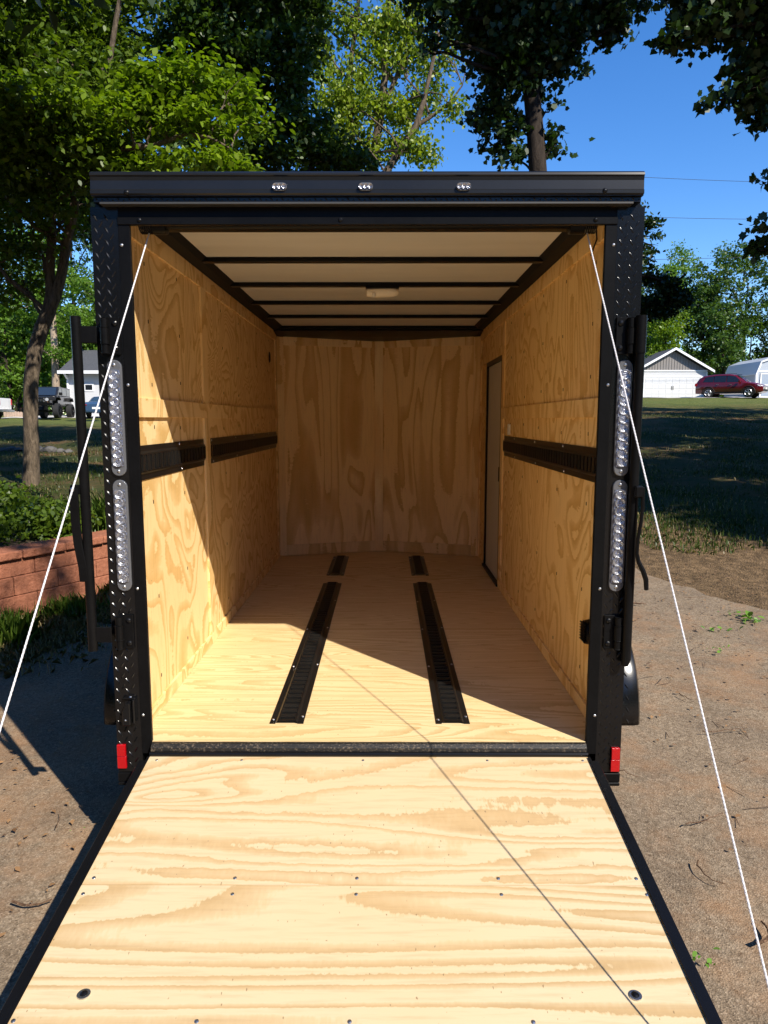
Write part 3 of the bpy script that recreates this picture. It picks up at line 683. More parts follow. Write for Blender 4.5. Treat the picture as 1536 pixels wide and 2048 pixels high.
def limbs(m, trunk, clumps, rngl, twigs=None, thick=.045, ntw=6):
    T_ = [Vector(q[:3]) for q in trunk]; rad = [q[3] for q in trunk]
    m.tube(T_, rad, 10)
    for c in clumps:
        cc = Vector(c[:3]); best = min(range(len(T_)), key=lambda i: (T_[i] - cc - Vector((0, 0, -c[3] * .8))).length)
        a = T_[best]; L = (cc - a).length
        if L < .4: continue
        p = []; side = Vector((rngl.normal(), rngl.normal(), 0)) * .08 * L
        for t in np.linspace(0, 1, 7): p.append(a.lerp(cc, t) + Vector((0, 0, .10 * L * math.sin(math.pi * t))) + side * math.sin(math.pi * t) + Vector(rngl.normal(0, .03 * L ** .5, 3)) * (0 < t < 1))
        r0 = min(rad[best] * .6, thick * (L / 3) ** .5 + .01); m.tube(p, [r0 * (1 - .75 * i / 6) + .004 for i in range(7)], 6)
        for j in range(ntw):
            d = Vector(rngl.normal(0, 1, 3)).normalized(); e = cc + Vector((d.x * c[3], d.y * c[3], d.z * c[4])) * .85; st = p[int(rngl.integers(3, 7))]
            mid = st.lerp(e, .5) + Vector(rngl.normal(0, .06, 3)) * c[3]
            m.tube([st, mid, e], [r0 * .3 + .003, r0 * .2 + .002, .003], 4)
def tree(name, label, trunks, clumps, n, size, shape, leafm, barkm, group=None, cat='tree', flat=.55, sub=.32, per=26, shell=.45, flatten=.55, thick=.045, ntw=6, droop=.25, seed=1):
    global rng
    rng = np.random.default_rng(seed)
    b = trunks[0][0]; t = thing(name, (0, 0, 0), label, cat, group)
    t.location = (b[0], b[1], b[2]); rl = np.random.default_rng(seed + 100)
    m = M(); k0 = len(trunks)
    for i, tr in enumerate(trunks):
        limbs(m, tr, [c for j, c in enumerate(clumps) if j % k0 == i], rl, thick=thick, ntw=ntw)
    o = m.build('trunk', barkm, t, smooth=True); o.matrix_parent_inverse = Matrix.Translation((-b[0], -b[1], -b[2]))
    P, ctr = crown_points(clumps, n, sub, per, flatten, shell)
    o = leaves('crown', P, shape, size, leafm, t, flat=flat, droop=droop); o.matrix_parent_inverse = Matrix.Translation((-b[0], -b[1], -b[2]))
    return t
def C(px, py, D, r, rz=None, w_=1.0): q = at(px, py, D); return (q.x, q.y, q.z, r, r * .7 if rz is None else rz, w_)
def T(*a): return [(*at(px, py, D), r) for px, py, D, r in a]
def gnd(x, y, r): return (x, y, gzf(x, y) - .1, r)
bark1 = barkmat('grey_brown_bark', (.045, .034, .024), (.19, .145, .10), 16)
bark2 = barkmat('dark_bark', (.018, .013, .010), (.055, .042, .032), 12)
bark3 = barkmat('pale_bark', (.24, .18, .13), (.42, .33, .25), 10)
lf_dark = leafmat('dark_green_leaf', (.016, .036, .008), (.030, .062, .012), .22)  # shade in the maple crowns is put into this dark leaf colour
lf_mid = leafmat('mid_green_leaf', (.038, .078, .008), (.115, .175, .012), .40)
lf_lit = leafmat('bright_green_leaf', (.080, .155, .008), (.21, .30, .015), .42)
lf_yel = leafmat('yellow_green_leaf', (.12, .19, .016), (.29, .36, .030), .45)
lf_far = leafmat('far_green_leaf', (.030, .070, .012), (.085, .150, .020), .35)
lf_fl = leafmat('far_light_leaf', (.070, .150, .016), (.150, .260, .026), .40)

# tree A: forked trunk on the left
D = 14.0
ga = at(62, 985, D)
tA1 = [(ga.x, ga.y, ga.z - .15, .19)] + T((62, 965, D, .165), (63, 900, D, .145), (61, 830, D, .135), (62, 760, D, .135), (70, 700, D, .138), (84, 655, D, .135), (98, 622, D, .13), (101, 590, D, .095), (100, 540, D, .088), (104, 470, D, .085), (103, 400, D, .078), (96, 300, D, .07), (101, 200, D, .064), (112, 120, D, .058), (103, 30, D, .05), (96, -90, D, .045), (110, -260, D, .03))
tA2 = T((97, 625, D, .11), (112, 592, D, .10), (124, 545, D, .095), (132, 490, D, .088), (146, 430, D, .082), (152, 385, D, .078), (164, 330, D, .07), (188, 245, D, .06), (215, 150, D, .052), (232, 40, D, .045), (262, -120, D, .035))
cA = [C(40, 230, 12, 1.3, .55), C(120, 250, 12.2, 1.0, .5), C(180, 330, 12.5, .9, .5), C(40, 360, 13, 1.1, .7), C(20, 80, 14, 1.6, .9), C(120, 60, 14.5, 1.4, .9), C(60, -60, 14, 1.7, 1), C(180, 120, 15, 1.0, .9), C(180, -80, 15, 1.5, 1),
      C(70, 480, 14, .9, .6, .6), C(20, 560, 14.5, .9, .6, .5), C(150, 150, 13.5, 1.0, .7), C(240, 340, 13, .8, .4), C(-60, 300, 13, 1.5, 1), C(-80, 100, 14, 1.8, 1.3), C(-40, 480, 14, 1.0, .8), C(140, 430, 14.5, .6, .5, .5), C(240, 270, 13.4, .9, .5), C(290, 210, 12.6, .8, .45)]
treeA = tree('forked_tree', 'forked leafy tree with mottled grey-brown trunk rising from the left lawn beside the cam bar', [tA1, tA2], cA, 34000, .12, OVAL, lf_mid, bark1, seed=11, sub=.30, flat=.62, per=22)
# its crooked limb over the roof; sunlight on its sprays put into brighter leaves
limb = T((158, 350, 13.8, .075), (190, 336, 13.2, .062), (220, 319, 12.6, .056), (245, 300, 12.2, .050), (272, 293, 12.0, .048), (300, 296, 12.0, .044), (335, 281, 12.0, .040), (375, 268, 12.0, .034), (420, 275, 12.0, .027), (462, 298, 12.0, .018))
cB = [C(250, 225, 12, .55, .28), C(330, 165, 12.2, .65, .32), C(400, 150, 12.4, .62, .30), C(460, 190, 12.4, .65, .32), C(300, 240, 12, .62, .30), C(380, 235, 12.2, .65, .34), C(440, 250, 12.2, .58, .32), C(340, 325, 12, .50, .22), C(430, 325, 12, .6, .24), C(480, 335, 12.2, .35, .16), C(505, 240, 12.6, .45, .3), C(280, 175, 12.3, .45, .25), C(250, 335, 12.2, .4, .2), (*at(20, 215, 12)[:], .8, .35, 1.4), (*at(110, 225, 12)[:], .8, .35, 1.4), (*at(160, 290, 12.2)[:], .5, .25, 1.2), C(40, 320, 12.4, .7, .35, .8)]
m = M(); limbs(m, limb, cB[:13], np.random.default_rng(5), thick=.020, ntw=4)
gA = tA1[0]; back = Matrix.Translation((-gA[0], -gA[1], -gA[2]))
o = m.build('limb', bark1, treeA, smooth=True); o.matrix_parent_inverse = back
rng = np.random.default_rng(22); P, _c = crown_points(cB, 9500, .24, 18, .55, .6)
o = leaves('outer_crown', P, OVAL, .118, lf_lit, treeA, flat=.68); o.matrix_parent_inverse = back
# tree C: dark mass behind it
D = 19
xb, yb_ = -3.2, 16.5
tC = [gnd(xb, yb_, .3)] + [(xb, yb_, 3, .26), (xb + .1, yb_, 6, .22), (xb - .2, yb_ + .2, 9, .17), (xb, yb_, 12, .12), (xb, yb_, 15, .08)]
cC = [C(400, 60, D, 1.5, 1.1), C(480, 10, D, 1.7, 1.2), C(560, 30, D, 1.2, 1.0), C(520, 130, D, 1.4, 1.0), C(590, 150, D, .85, .8), C(570, 225, D, 1.1, .8), C(620, 250, D, .7, .6), C(660, 310, D, .9, .45), C(560, 300, D, 1.3, .6), C(430, 120, D, 1.1, .8), C(230, 130, D, 1.2, .8), C(250, 200, D, 1.2, .8), C(420, 330, D, 1.4, .7),
      C(200, 40, D + 1, .9, 1.0), C(150, 120, D + 1, 1.4, 1.1), C(480, -110, D, 2.2, 1.4), C(330, -110, D, 1.3, .9), C(230, -120, D, 2.0, 1.3), C(340, 220, D + 1, 1.3, .7), C(400, 45, D, .8, .8), C(710, 330, D, .6, .25), C(20, 40, D + 2, 2.0, 1.6), C(60, 180, D + 2, 1.8, 1.4), C(560, -220, D, 2.2, 1.4), C(420, -240, D, 2.2, 1.4), C(600, 60, D, .7, .8)]
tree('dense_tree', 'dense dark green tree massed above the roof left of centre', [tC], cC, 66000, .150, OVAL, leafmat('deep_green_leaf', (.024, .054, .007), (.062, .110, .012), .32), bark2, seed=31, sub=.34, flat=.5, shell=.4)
# tree D: bright open tree above the middle of the roof
D = 27
tD1 = [gnd(.2, 25, .3)] + T((742, 345, D, .19), (752, 290, D, .17), (762, 220, D, .15), (770, 150, D, .13), (768, 80, D, .11), (778, 0, D, .09), (785, -120, D, .06))
tD2 = [gnd(-1.2, 25.6, .25)] + T((705, 345, D, .13), (702, 250, D, .11), (698, 160, D, .10), (706, 90, D, .08), (716, 20, D, .07), (720, -100, D, .05))
tD3 = [gnd(1.1, 24.6, .25)] + T((772, 345, D - 1, .15), (800, 300, D - 1, .13), (832, 252, D - 1, .11), (848, 200, D - 1, .085), (862, 140, D - 1, .065), (878, 70, D - 1, .05))
tD4 = T((770, 345, D - 1, .11), (832, 252, D - 1, .09), (860, 235, D - 1, .06), (900, 205, D - 1, .045), (925, 170, D - 1, .025))
tD5 = T((766, 215, D, .09), (790, 160, D, .08), (812, 115, D, .07), (836, 40, D, .055), (850, -60, D, .035))
cD = [C(660, 30, D, .9, 1.0), C(640, 110, D, .8, 1.0), C(660, 200, D, .9, .9), C(690, 270, D, .9, .8), C(730, 60, D, .9, .9), C(720, 150, D, .8, .9), C(750, 210, D, .9, .8), C(780, 40, D, .9, 1.0), C(790, 110, D, .9, .8), C(730, 310, D, .8, .5), C(790, 290, D, .8, .5), C(840, 200, D, .9, .6), C(870, 165, D, .7, .5, .6), C(880, 120, D, .7, .6, .5), C(905, 215, D - 1, .6, .4, .6),
      C(840, 110, D, .8, .7, .7), C(830, 290, D - 1, .8, .5), C(850, 310, D - 1, .6, .3), C(900, 60, D, .8, .9, .5), C(840, 20, D, .8, .8, .7), C(610, 30, D, .7, .9), C(560, -10, D + 2, 1.2, .8), C(760, -120, D, 2, 1.5), C(860, -120, D, 1.6, 1.4, .7), C(660, -120, D, 2, 1.5), C(640, 280, D + 1, .9, .6), C(700, 210, D, .9, .8), C(800, 230, D, .8, .6), C(810, 60, D, .9, .7), C(430, -20, D + 3, 1.2, .8)]
tree('open_tree', 'tall open yellow-green tree with several stems in full sun above the middle of the roof', [tD1, tD2, tD3, tD4, tD5], cD, 30000, .155, OVAL, lf_yel, bark1, seed=41, sub=.36, flat=.38, shell=.7, thick=.03, ntw=8, droop=.6, flatten=.9, per=20)
# tree E: dark maple whose trunk stands up behind the roof
D = 16.5
ge = at(1085, 1000, D); be = (ge.x, ge.y)
tE = [(ge.x + .1, ge.y, gzf(ge.x, ge.y) - .1, .27)] + T((1084, 600, D, .23), (1076, 345, D, .195), (1070, 260, D, .185), (1062, 170, D, .175), (1052, 60, D, .165), (1048, -60, D, .15), (1050, -260, D, .12), (1060, -520, D, .10), (1060, -900, D, .06))
cE = [C(1000, 30, D, 1.1, .8, 1.2), C(1060, -10, D, 1.2, .9, 1.2), C(1130, 20, D, 1.1, .8, 1.2), C(1190, 20, D, .8, .6), C(1225, 60, D, .45, .42), C(1000, 110, D, .7, .6, 1.2), C(1060, 90, D, .9, .7, 1.3), C(1120, 90, D, .6, .4), C(965, 70, D, .45, .6, .8), C(985, 175, D, .5, .42), C(1035, 150, D, .6, .45), C(960, 225, D, .28, .22), C(990, 270, D, .48, .34), C(950, 255, D, .25, .18), C(1025, 305, D, .40, .30), C(1010, 225, D, .4, .3), C(1040, 250, D, .3, .35), C(1105, 212, D, .20, .18), C(1112, 290, D, .2, .2), C(1100, 270, D, .16, .16), C(1150, 120, D, .35, .22), C(1095, 135, D, .4, .3), C(1220, -40, D, 1.2, .8), C(1150, -100, D, 1.5, 1.1), C(960, -80, D, 1.4, 1.0), C(1050, 180, D, .35, .3), C(1005, 60, D, .9, .8, 1.2)]
for i in range(11):
    a_ = i * 2.4; r_ = 1.5 + 2.6 * ((i * .37) % 1); cE.append((be[0] + r_ * math.cos(a_) - .5, be[1] + r_ * math.sin(a_) - .6, 13.3 + (i % 5) * 1.5, 1.9, 1.3, .55))
D = 15.3
cE += [C(835, 0, D, .32, .3), C(875, 20, D, .38, .34), C(862, 80, D, .30, .24), C(888, 50, D, .22, .28), C(848, 105, D, .16, .16), C(905, 0, D, .35, .3), C(930, -50, D, .7, .45), C(840, -60, D, .6, .4)]
tEb = [tE[5]] + T((1010, -60, 16, .08), (940, -50, 15.6, .06), (885, -20, 15.3, .04), (862, 50, 15.3, .018))
tree('dark_maple', 'dark shaded maple whose straight black trunk rises behind the roof right of centre', [tE], cE, 44000, .125, MAPLE, lf_dark, bark2, seed=51, sub=.20, flat=.25, shell=.55, per=16, thick=.04, ntw=5, flatten=.8)
# tree G: maple outside on the right, its boughs reaching into the sky
D = 9.5
tG = [gnd(8.6, 7.6, .26)] + [(8.6, 7.6, 3, .23), (8.5, 7.5, 5.5, .2), (8.4, 7.4, 8, .16), (8.3, 7.4, 11, .1)]
cG = [C(1440, 40, D, .50, .22), C(1390, 60, D, .38, .16), C(1350, 72, D, .20, .10), C(1410, 20, D, .4, .16), C(1490, 20, D, .42, .25), C(1500, 110, D, .36, .22), C(1520, 170, D, .34, .26), C(1480, 190, D, .26, .14), C(1435, 200, D, .16, .09), C(1500, 225, D, .22, .14), C(1525, 250, D, .2, .10), C(1545, 60, D, .6, .5), C(1600, 150, D, .7, .6), C(1560, -60, D, .9, .6), C(1440, -60, D, .7, .3), C(1620, -100, D, 1.1, .8), C(1370, -30, D, .35, .15),
      C(1545, 355, D, .14, .12), C(1545, 450, D, .20, .2), C(1515, 490, D, .16, .12), C(1536, 470, D, .16, .2)]
for i in range(9):
    a_ = i * 2.4; r_ = .6 + 2.2 * ((i * .37) % 1); cG.append((8.9 + r_ * math.cos(a_), 7.2 + r_ * math.sin(a_), 8.5 + (i % 4) * 1.2, 1.5, 1.1, .5))
tree('near_maple', 'maple standing off to the right, its dark boughs reaching in at the upper right corner', [tG], cG, 27000, .095, MAPLE, lf_dark, bark2, seed=71, sub=.15, flat=.25, shell=.6, per=15, thick=.028, ntw=5)
# tree H: dark small-leaved tree showing past the right post
D = 19
tH = [gnd(at(1225, 900, D).x, D - 2.49, .16)] + T((1222, 700, D, .14), (1215, 560, D, .12), (1225, 480, D, .09), (1235, 420, D, .05))
cH = [C(1295, 445, D, .24, .16), C(1310, 470, D, .18, .14), C(1290, 500, D, .26, .2), C(1300, 555, D, .35, .3), C(1335, 570, D, .40, .26, 1.4), C(1350, 600, D, .4, .22, 1.3), C(1295, 610, D, .42, .34, 1.4), C(1325, 625, D, .3, .16), C(1240, 520, D, .8, .8), C(1200, 620, D, .9, .8), C(1250, 430, D, .5, .4), C(1310, 495, D, .16, .1), C(1368, 588, D, .24, .14)]
tree('slender_dark_tree', 'slender dark-leaved tree just past the upper right post, its sprays against the sky', [tH], cH, 8500, .11, OVAL, lf_dark, bark2, seed=81, sub=.16, flat=.3, shell=.6, per=15, thick=.03)
# woods on the left, beyond the house and the off-road car
def bgtree(px, py_top, D, wpx, lm, seed, label, n=7000, size=.30, base_px=None, name='woodland_tree', group='trees of the wood beyond the lawns', low=840, cat='tree', bark=None, shell=.5, trunk_r=.22, flat=.5, sub=.55):
    x0 = at(px, 820, D).x; y0 = D - 2.49; z0 = gzf(x0, y0); top = at(px, py_top, D).z; bot = at(px, low, D).z; rw = wpx / FPX * D / 2
    rs = np.random.default_rng(seed); cl = []
    nn = 15
    for i in range(nn):
        u = (i + .5) / nn; z = bot + (top - bot) * u; prof = (math.sin(math.pi * min(1, .18 + .82 * u)) ** .6)
        a_ = rs.uniform(0, 6.28); rr = rw * prof * rs.uniform(.25, .75); r_ = rw * rs.uniform(.38, .58) * (.75 + .25 * prof)
        cl.append((x0 + rr * math.cos(a_), y0 + rr * math.sin(a_) * .8, min(z, top - r_ * .5), r_, r_ * .7, 1))
    tr = [(x0, y0, z0 - .2, trunk_r), (x0 + .1, y0, z0 + 3, trunk_r * .85), (x0 - .1, y0, (z0 + top) / 2, trunk_r * .6), (x0, y0, top - rw * .6, trunk_r * .25)]
    return tree(name, label, [tr], cl, n, size, RHOM, lm, bark or bark2, group, seed=seed, sub=sub, per=24, shell=shell, flat=flat, thick=.08, ntw=3, cat=cat)
bg = [(-60, 180, 60, 330, lf_far, 'broad woodland tree behind the white pickup at the left edge of the photo', 740),
      (40, 330, 66, 260, lf_far, 'woodland tree behind the forked trunk, left of the pale trunk', 780),
      (160, 330, 68, 260, lf_far, 'tall woodland tree rising behind the house roof at left', 780),
      (250, 380, 64, 230, lf_far, 'woodland tree beyond the house, hidden low by the left post', 760),
      (20, 600, 57, 170, lf_fl, 'lower light green tree behind the plank fence', 800),
      (215, 560, 62, 150, lf_fl, 'light green tree above the house roof beside the left post', 720),
      (120, 480, 62, 150, lf_fl, 'sunlit light green tree between the pale trunk and the house', 770),
      (75, 640, 58, 110, lf_fl, 'small sunlit tree behind the off-road car', 800)]
for i, (px, pt, D, wp, lm, lb, low) in enumerate(bg): bgtree(px, pt, D, wp, lm, 200 + i, lb, n=10000 if wp > 200 else 5500, size=.30, low=low)
# woods hidden low behind the trailer but seen from a step aside
for i, (px, pt, D, wp) in enumerate([(420, 420, 66, 260), (600, 430, 70, 260), (780, 420, 66, 260), (960, 440, 70, 260), (1120, 430, 72, 260)]):
    bgtree(px, pt, D, wp, lf_far, 230 + i, ['woodland tree far behind the left wall of the trailer', 'woodland tree far behind the nose, left of centre', 'woodland tree far behind the middle of the trailer', 'woodland tree far behind the side door', 'woodland tree far behind the right wall of the trailer'][i], n=5000, size=.36, low=760)
bg2 = [(1480, 485, 82, 260, lf_far, 'broad dense green tree behind the white shed at the right edge', 760, 15000),
       (1400, 560, 84, 160, lf_far, 'rounded green tree behind the garage gable and the red car', 760, 8000),
       (1350, 492, 98, 120, lf_fl, 'pale feathery tree tallest in the gap of sky right of the post', 720, 3400),
       (1318, 520, 92, 110, lf_fl, 'pale green tree directly right of the post, behind the dark sprays', 720, 3600),
       (1325, 612, 74, 92, lf_lit, 'small bright green tree right behind the garage roof peak', 730, 6500),
       (1270, 560, 88, 150, lf_far, 'green tree partly hidden by the right post', 740, 6000),
       (1580, 500, 80, 220, lf_far, 'green tree beyond the shed, outside the right edge', 760, 6000),
       (1440, 600, 76, 120, lf_far, 'shrubby tree filling the gap between garage and shed', 790, 5000)]
for i, (px, pt, D, wp, lm, lb, low, n) in enumerate(bg2): bgtree(px, pt, D, wp, lm, 260 + i, lb, n=n, size=.36 if D > 75 else .26, low=low, sub=.6, shell=.45)
rng = np.random.default_rng(299)
n = 60000; A_ = rng.uniform(-75, 95, n); hh = rng.uniform(0, 1, n) ** .8; Yw = 100 + 6 * rng.uniform(0, 1, n) + .0016 * A_ ** 2
topw = 13 + 3 * np.sin(A_ * .21) + 2 * np.sin(A_ * .53 + 1) - 2.5 * (A_ > 8) - 4 * sm(30, 45, A_)
P = np.stack([A_, Yw, gz(A_, Yw) + hh * topw], 1); P += rng.normal(0, .5, P.shape)
o = leaves('distant_wood', P, RHOM, 1.1, lf_far, None, flat=.4); tag(o, 'distant green wood closing the view behind both lawns', 'wood', kind='stuff')
n = 52000; th = rng.uniform(R(155), R(385), n); hh = rng.uniform(0, 1, n) ** .8; rr = 42 + 5 * rng.uniform(0, 1, n) + 8 * np.sin(th * 3)
A_, Yw = rr * np.cos(th) * 1.05, rr * np.sin(th) - 6
topw = 17 + 3 * np.sin(th * 23) + 2 * np.sin(th * 51 + 1)
P = np.stack([A_, Yw, gz(A_, Yw) + hh * topw], 1); P += rng.normal(0, .5, P.shape)
o = leaves('added_wood_behind', P, RHOM, 1.1, lf_far, None, flat=.4); tag(o, 'unseen green wood added behind the viewer to cut sky light', 'wood', kind='stuff')  # wood added out of view to darken reflections and cut sky light
# tall pale trunk behind the off-road car and a thin stem beside it
bt = at(113, 835, 55); zt = at(113, 835, 55).z
pt_ = [(bt.x, bt.y, gzf(bt.x, bt.y) - .2, .30)] + T((112, 780, 55, .28), (110, 720, 55, .26), (107, 660, 55, .24), (104, 600, 55, .20), (104, 520, 55, .15), (108, 430, 55, .1))
tree('pale_trunked_tree', 'straight pale-trunked tree standing behind the black off-road car', [pt_], [C(60, 600, 55, 1.6, 1.2), C(150, 640, 54.5, 1.5, 1.0), C(100, 700, 54, .9, .5, .6), C(75, 690, 54, .8, .5, .7), C(140, 560, 55, 1.8, 1.4), C(60, 480, 55, 2, 1.6), C(125, 710, 54, .7, .4, .8)], 6000, .24, RHOM, lf_fl, bark3, seed=91, sub=.45, thick=.06)
# trees outside the photo that shade the lawns
def shade(x, y, h, r, seed, label, n=26000):
    rs = np.random.default_rng(seed); z0 = gzf(x, y); cl = []
    for i in range(18):
        a_ = i * 2.4; rr = r * (.15 + .85 * ((i * .618) % 1)); cl.append((x + rr * math.cos(a_), y + rr * math.sin(a_), z0 + h * (.55 + .4 * ((i * .381) % 1)), r * .42, r * .34, 1))
    tr = [(x, y, z0 - .2, .3), (x, y, z0 + h * .3, .25), (x + .2, y, z0 + h * .6, .16), (x, y, z0 + h * .9, .06)]
    tree('shade_tree', label, [tr], cl, n, .30, RHOM, lf_dark, bark2, 'trees around the drive', seed=seed, sub=.5, shell=.5, ntw=3)
shade(15.0, -.5, 12.5, 3.9, 301, 'spreading shade tree right of the drive, nearest the trailer')
shade(19.5, 5.5, 14, 5.2, 302, 'spreading shade tree on the right lawn abreast of the trailer')
shade(25.5, 12.5, 15, 6.2, 303, 'tall shade tree far out on the right lawn')
shade(31, 19, 15, 6.5, 304, 'tall shade tree at the far right of the lawn')
shade(36, 5, 17, 6.5, 305, 'tallest shade tree furthest right of the drive')
shade(23, -2, 15, 5.5, 306, 'shade tree behind the drive edge on the right')
shade(17.5, 15, 12, 4.2, 309, 'rounded shade tree in the middle of the right lawn')
shade(11.5, 3.5, 12.5, 3.9, 312, 'shade tree at the right lawn edge, closest to the trailer side')
shade(14.5, 11.5, 13, 4.0, 313, 'shade tree behind the near maple on the right')
shade(19.0, 21.0, 17, 4.4, 314, 'tall narrow shade tree beyond the near maple')
shade(27.0, 3.0, 17, 6.0, 315, 'broad shade tree second furthest right of the drive')
tree('shade_tree', 'spreading unseen tree left of the drive, high crown added to block sky light', [[(-6.8, .3, -.1, .3), (-6.6, .3, 3, .26), (-6.0, .4, 6, .22), (-5, -.6, 9, .15), (-4.4, -1.2, 10.6, .08)]], [(-4.6 + 4.4 * math.cos(i * 2.4) * ((i * .618) % 1), -1.4 + 3.6 * math.sin(i * 2.4) * ((i * .618) % 1), 9.0 + 3.0 * ((i * .381) % 1), 1.7, 1.2, 1) for i in range(14)], 15000, .30, RHOM, lf_mid, bark2, 'trees around the drive', seed=321, sub=.5, shell=.5, ntw=3)  # canopy added out of view to block sky light above the trailer
tree('shade_tree', 'spreading unseen tree behind the viewer to the left, added to block sky light', [[(-7, -7, -.1, .3), (-6.8, -7, 4, .25), (-6, -6.4, 8, .18), (-5, -6, 11, .08)]], [(-5.5 + 4.5 * math.cos(i * 2.4) * ((i * .618) % 1), -5.5 + 4.5 * math.sin(i * 2.4) * ((i * .618) % 1), 8.5 + 4 * ((i * .381) % 1), 1.8, 1.3, 1) for i in range(14)], 15000, .30, RHOM, lf_mid, bark2, 'trees around the drive', seed=322, sub=.5, shell=.5, ntw=3)  # second canopy added out of view, also blocking sky light
shade(-7.2, 3.2, 13, 4.2, 307, 'shade tree left of the retaining wall')
shade(-13, 20, 15, 5.5, 308, 'shade tree far left on the upper lawn')
bx = [(.6, -9.3, -.1, .22), (.7, -9.3, 3, .19), (.9, -9.0, 6, .16), (1.6, -8.3, 8.3, .12), (2.9, -6.9, 9.8, .08), (4.2, -5.6, 10.6, .04)]
tree('shade_tree', 'tree behind the viewer whose long bough dapples the red wall', [bx], [(4.6, -5.4, 10.6, .9, .6, 1), (3.9, -4.9, 11.4, .7, .5, 1), (5.1, -4.6, 9.9, .6, .4, .7), (4.9, -5.9, 12.4, .7, .5, .8)], 620, .16, RHOM, lf_mid, bark2, 'trees around the drive', seed=311, sub=.25)

# ---- retaining wall of red split-face blocks, bed behind it
k = NT('red_block'); v = k.coord(); n1 = k.noise(v, 26, 5, .7); n2 = k.noise(v, 2.2, 4, .6)
k.l(k.mix(k.math('MULTIPLY', n2, .7), k.ramp(n1, [(.3, (.21, .070, .036)), (.7, (.46, .185, .105))]), (.33, .135, .080)), k.b.inputs['Base Color']); k.set(Roughness=.9); k.b.inputs['Specular IOR Level'].default_value = .2; k.bump(n1, .9, .02)
blockm = k.m
wp = [(-4.6, .9), (-4.05, 1.75), (-3.55, 2.6), (-3.12, 3.38), (-2.82, 3.9), (-2.56, 4.4), (-2.36, 4.9), (-2.22, 5.5), (-2.15, 6.2), (-2.12, 7.0)]
def along(pts_, ds):
    out = []; acc = 0; P_ = [Vector((*q, 0)) for q in pts_]
    L = sum((P_[i + 1] - P_[i]).length for i in range(len(P_) - 1)); n = int(L / ds)
    for j in range(n + 1):
        s_ = j * ds; i = 0
        while i < len(P_) - 2 and s_ > (P_[i + 1] - P_[i]).length: s_ -= (P_[i + 1] - P_[i]).length; i += 1
        out.append(P_[i].lerp(P_[i + 1], min(1, s_ / (P_[i + 1] - P_[i]).length)))
    return out
RW = thing('retaining_wall', (-2.82, 3.9, 0), 'low retaining wall of red split-face blocks curving left of the trailer', 'wall')
def blocks(z0, z1, off, bl, inset, wd, cap=False):
    m = M(); rs = np.random.default_rng(int(z0 * 100) + 50); pp = along(wp, bl)
    for i in range(len(pp) - 1):
        a, b = pp[i], pp[i + 1]; d = (b - a).normalized(); n_ = Vector((-d.y, d.x, 0))
        a2 = a + d * (bl * off); b2 = b + d * (bl * off)
        a2 = a2 + d * .003; b2 = b2 - d * .003; j = rs.uniform(-.004, .004)
        f0 = -n_ * (inset * -1) + n_ * j
        q = [a2 + f0, b2 + f0, b2 + n_ * wd, a2 + n_ * wd]
        m.prism([(p.x - RW.location.x, p.y - RW.location.y) for p in q], z0, z1, 'z')
    return m.build('cap_course' if cap else 'block_course', blockm, RW, bevel=.007 if not cap else .012, seg=2)
blocks(-.10, .153, .5, .42, .012, .26); blocks(.157, .320, 0, .42, .022, .26); blocks(.324, .470, .5, .42, .032, .26); blocks(.474, .545, .2, .42, -.005, .30, True)
bp = along(wp, .4); bm = bmesh.new(); rows = []
k = NT('bed_soil'); k.l(k.ramp(k.noise(k.coord(), 14, 5, .7), [(.35, (.045, .030, .020)), (.7, (.16, .11, .07))]), k.b.inputs['Base Color']); k.set(Roughness=1); k.bump(k.noise(k.coord(), 40, 3, .7), 1, .03)
for i, q in enumerate(bp):
    d = (bp[min(i + 1, len(bp) - 1)] - bp[max(i - 1, 0)]).normalized(); n_ = Vector((-d.y, d.x, 0)); r_ = []
    for t, dz in ((.22, .46), (.8, .50), (1.6, .46), (2.6, .40), (3.8, .30), (5.5, -.2)):
        p = q + n_ * t; r_.append(bm.verts.new((p.x, p.y, max(dz, gzf(p.x, p.y) + .02 if dz > 0 else -9) if dz > 0 else gzf(p.x, p.y) - .1)))
    rows.append(r_)
for a, b in zip(rows, rows[1:]):
    for j in range(len(a) - 1): bm.faces.new((a[j], b[j], b[j + 1], a[j + 1]))
bm.normal_update(); me = bpy.data.meshes.new('planting_bed'); bm.to_mesh(me); bm.free(); me.materials.append(k.m)
o = bpy.data.objects.new('planting_bed', me); COL.objects.link(o); o['kind'] = 'structure'
# shrubs in the bed
def shrub(x, y, r, h, seed, label, lm, n=2600, size=.055, shape=OVAL, name='shrub'):
    z0 = .47; cl = [(x + r * .5 * math.cos(a_ * 1.26), y + r * .5 * math.sin(a_ * 1.26), z0 + h * (.35 + .12 * (a_ % 3)), r * .6, h * .42, 1) for a_ in range(5)] + [(x, y, z0 + h * .6, r * .5, h * .4, 1)]
    tr = [(x, y, z0 - .1, .03), (x, y, z0 + h * .4, .02), (x + .02, y, z0 + h * .8, .008)]
    return tree(name, label, [tr], cl, n, size, shape, lm, bark2, 'shrubs behind the retaining wall', cat='shrub', seed=seed, sub=.10, per=14, thick=.012, ntw=5, flat=.4)
for i, (x, y, r, h, lb) in enumerate([(-3.95, 3.9, .5, .45, 'glossy dark shrub at the left end of the wall, nearest the photo edge'), (-3.35, 4.5, .48, .42, 'leafy shrub behind the wall where the white cable crosses it'), (-4.1, 5.1, .6, .5, 'shrub in the back row of the bed, at the foot of the forked tree'), (-4.7, 3.4, .55, .45, 'shrub at the left border of the bed, cut by the photo edge')]):
    shrub(x, y, r, h, 400 + i, lb, lf_mid)
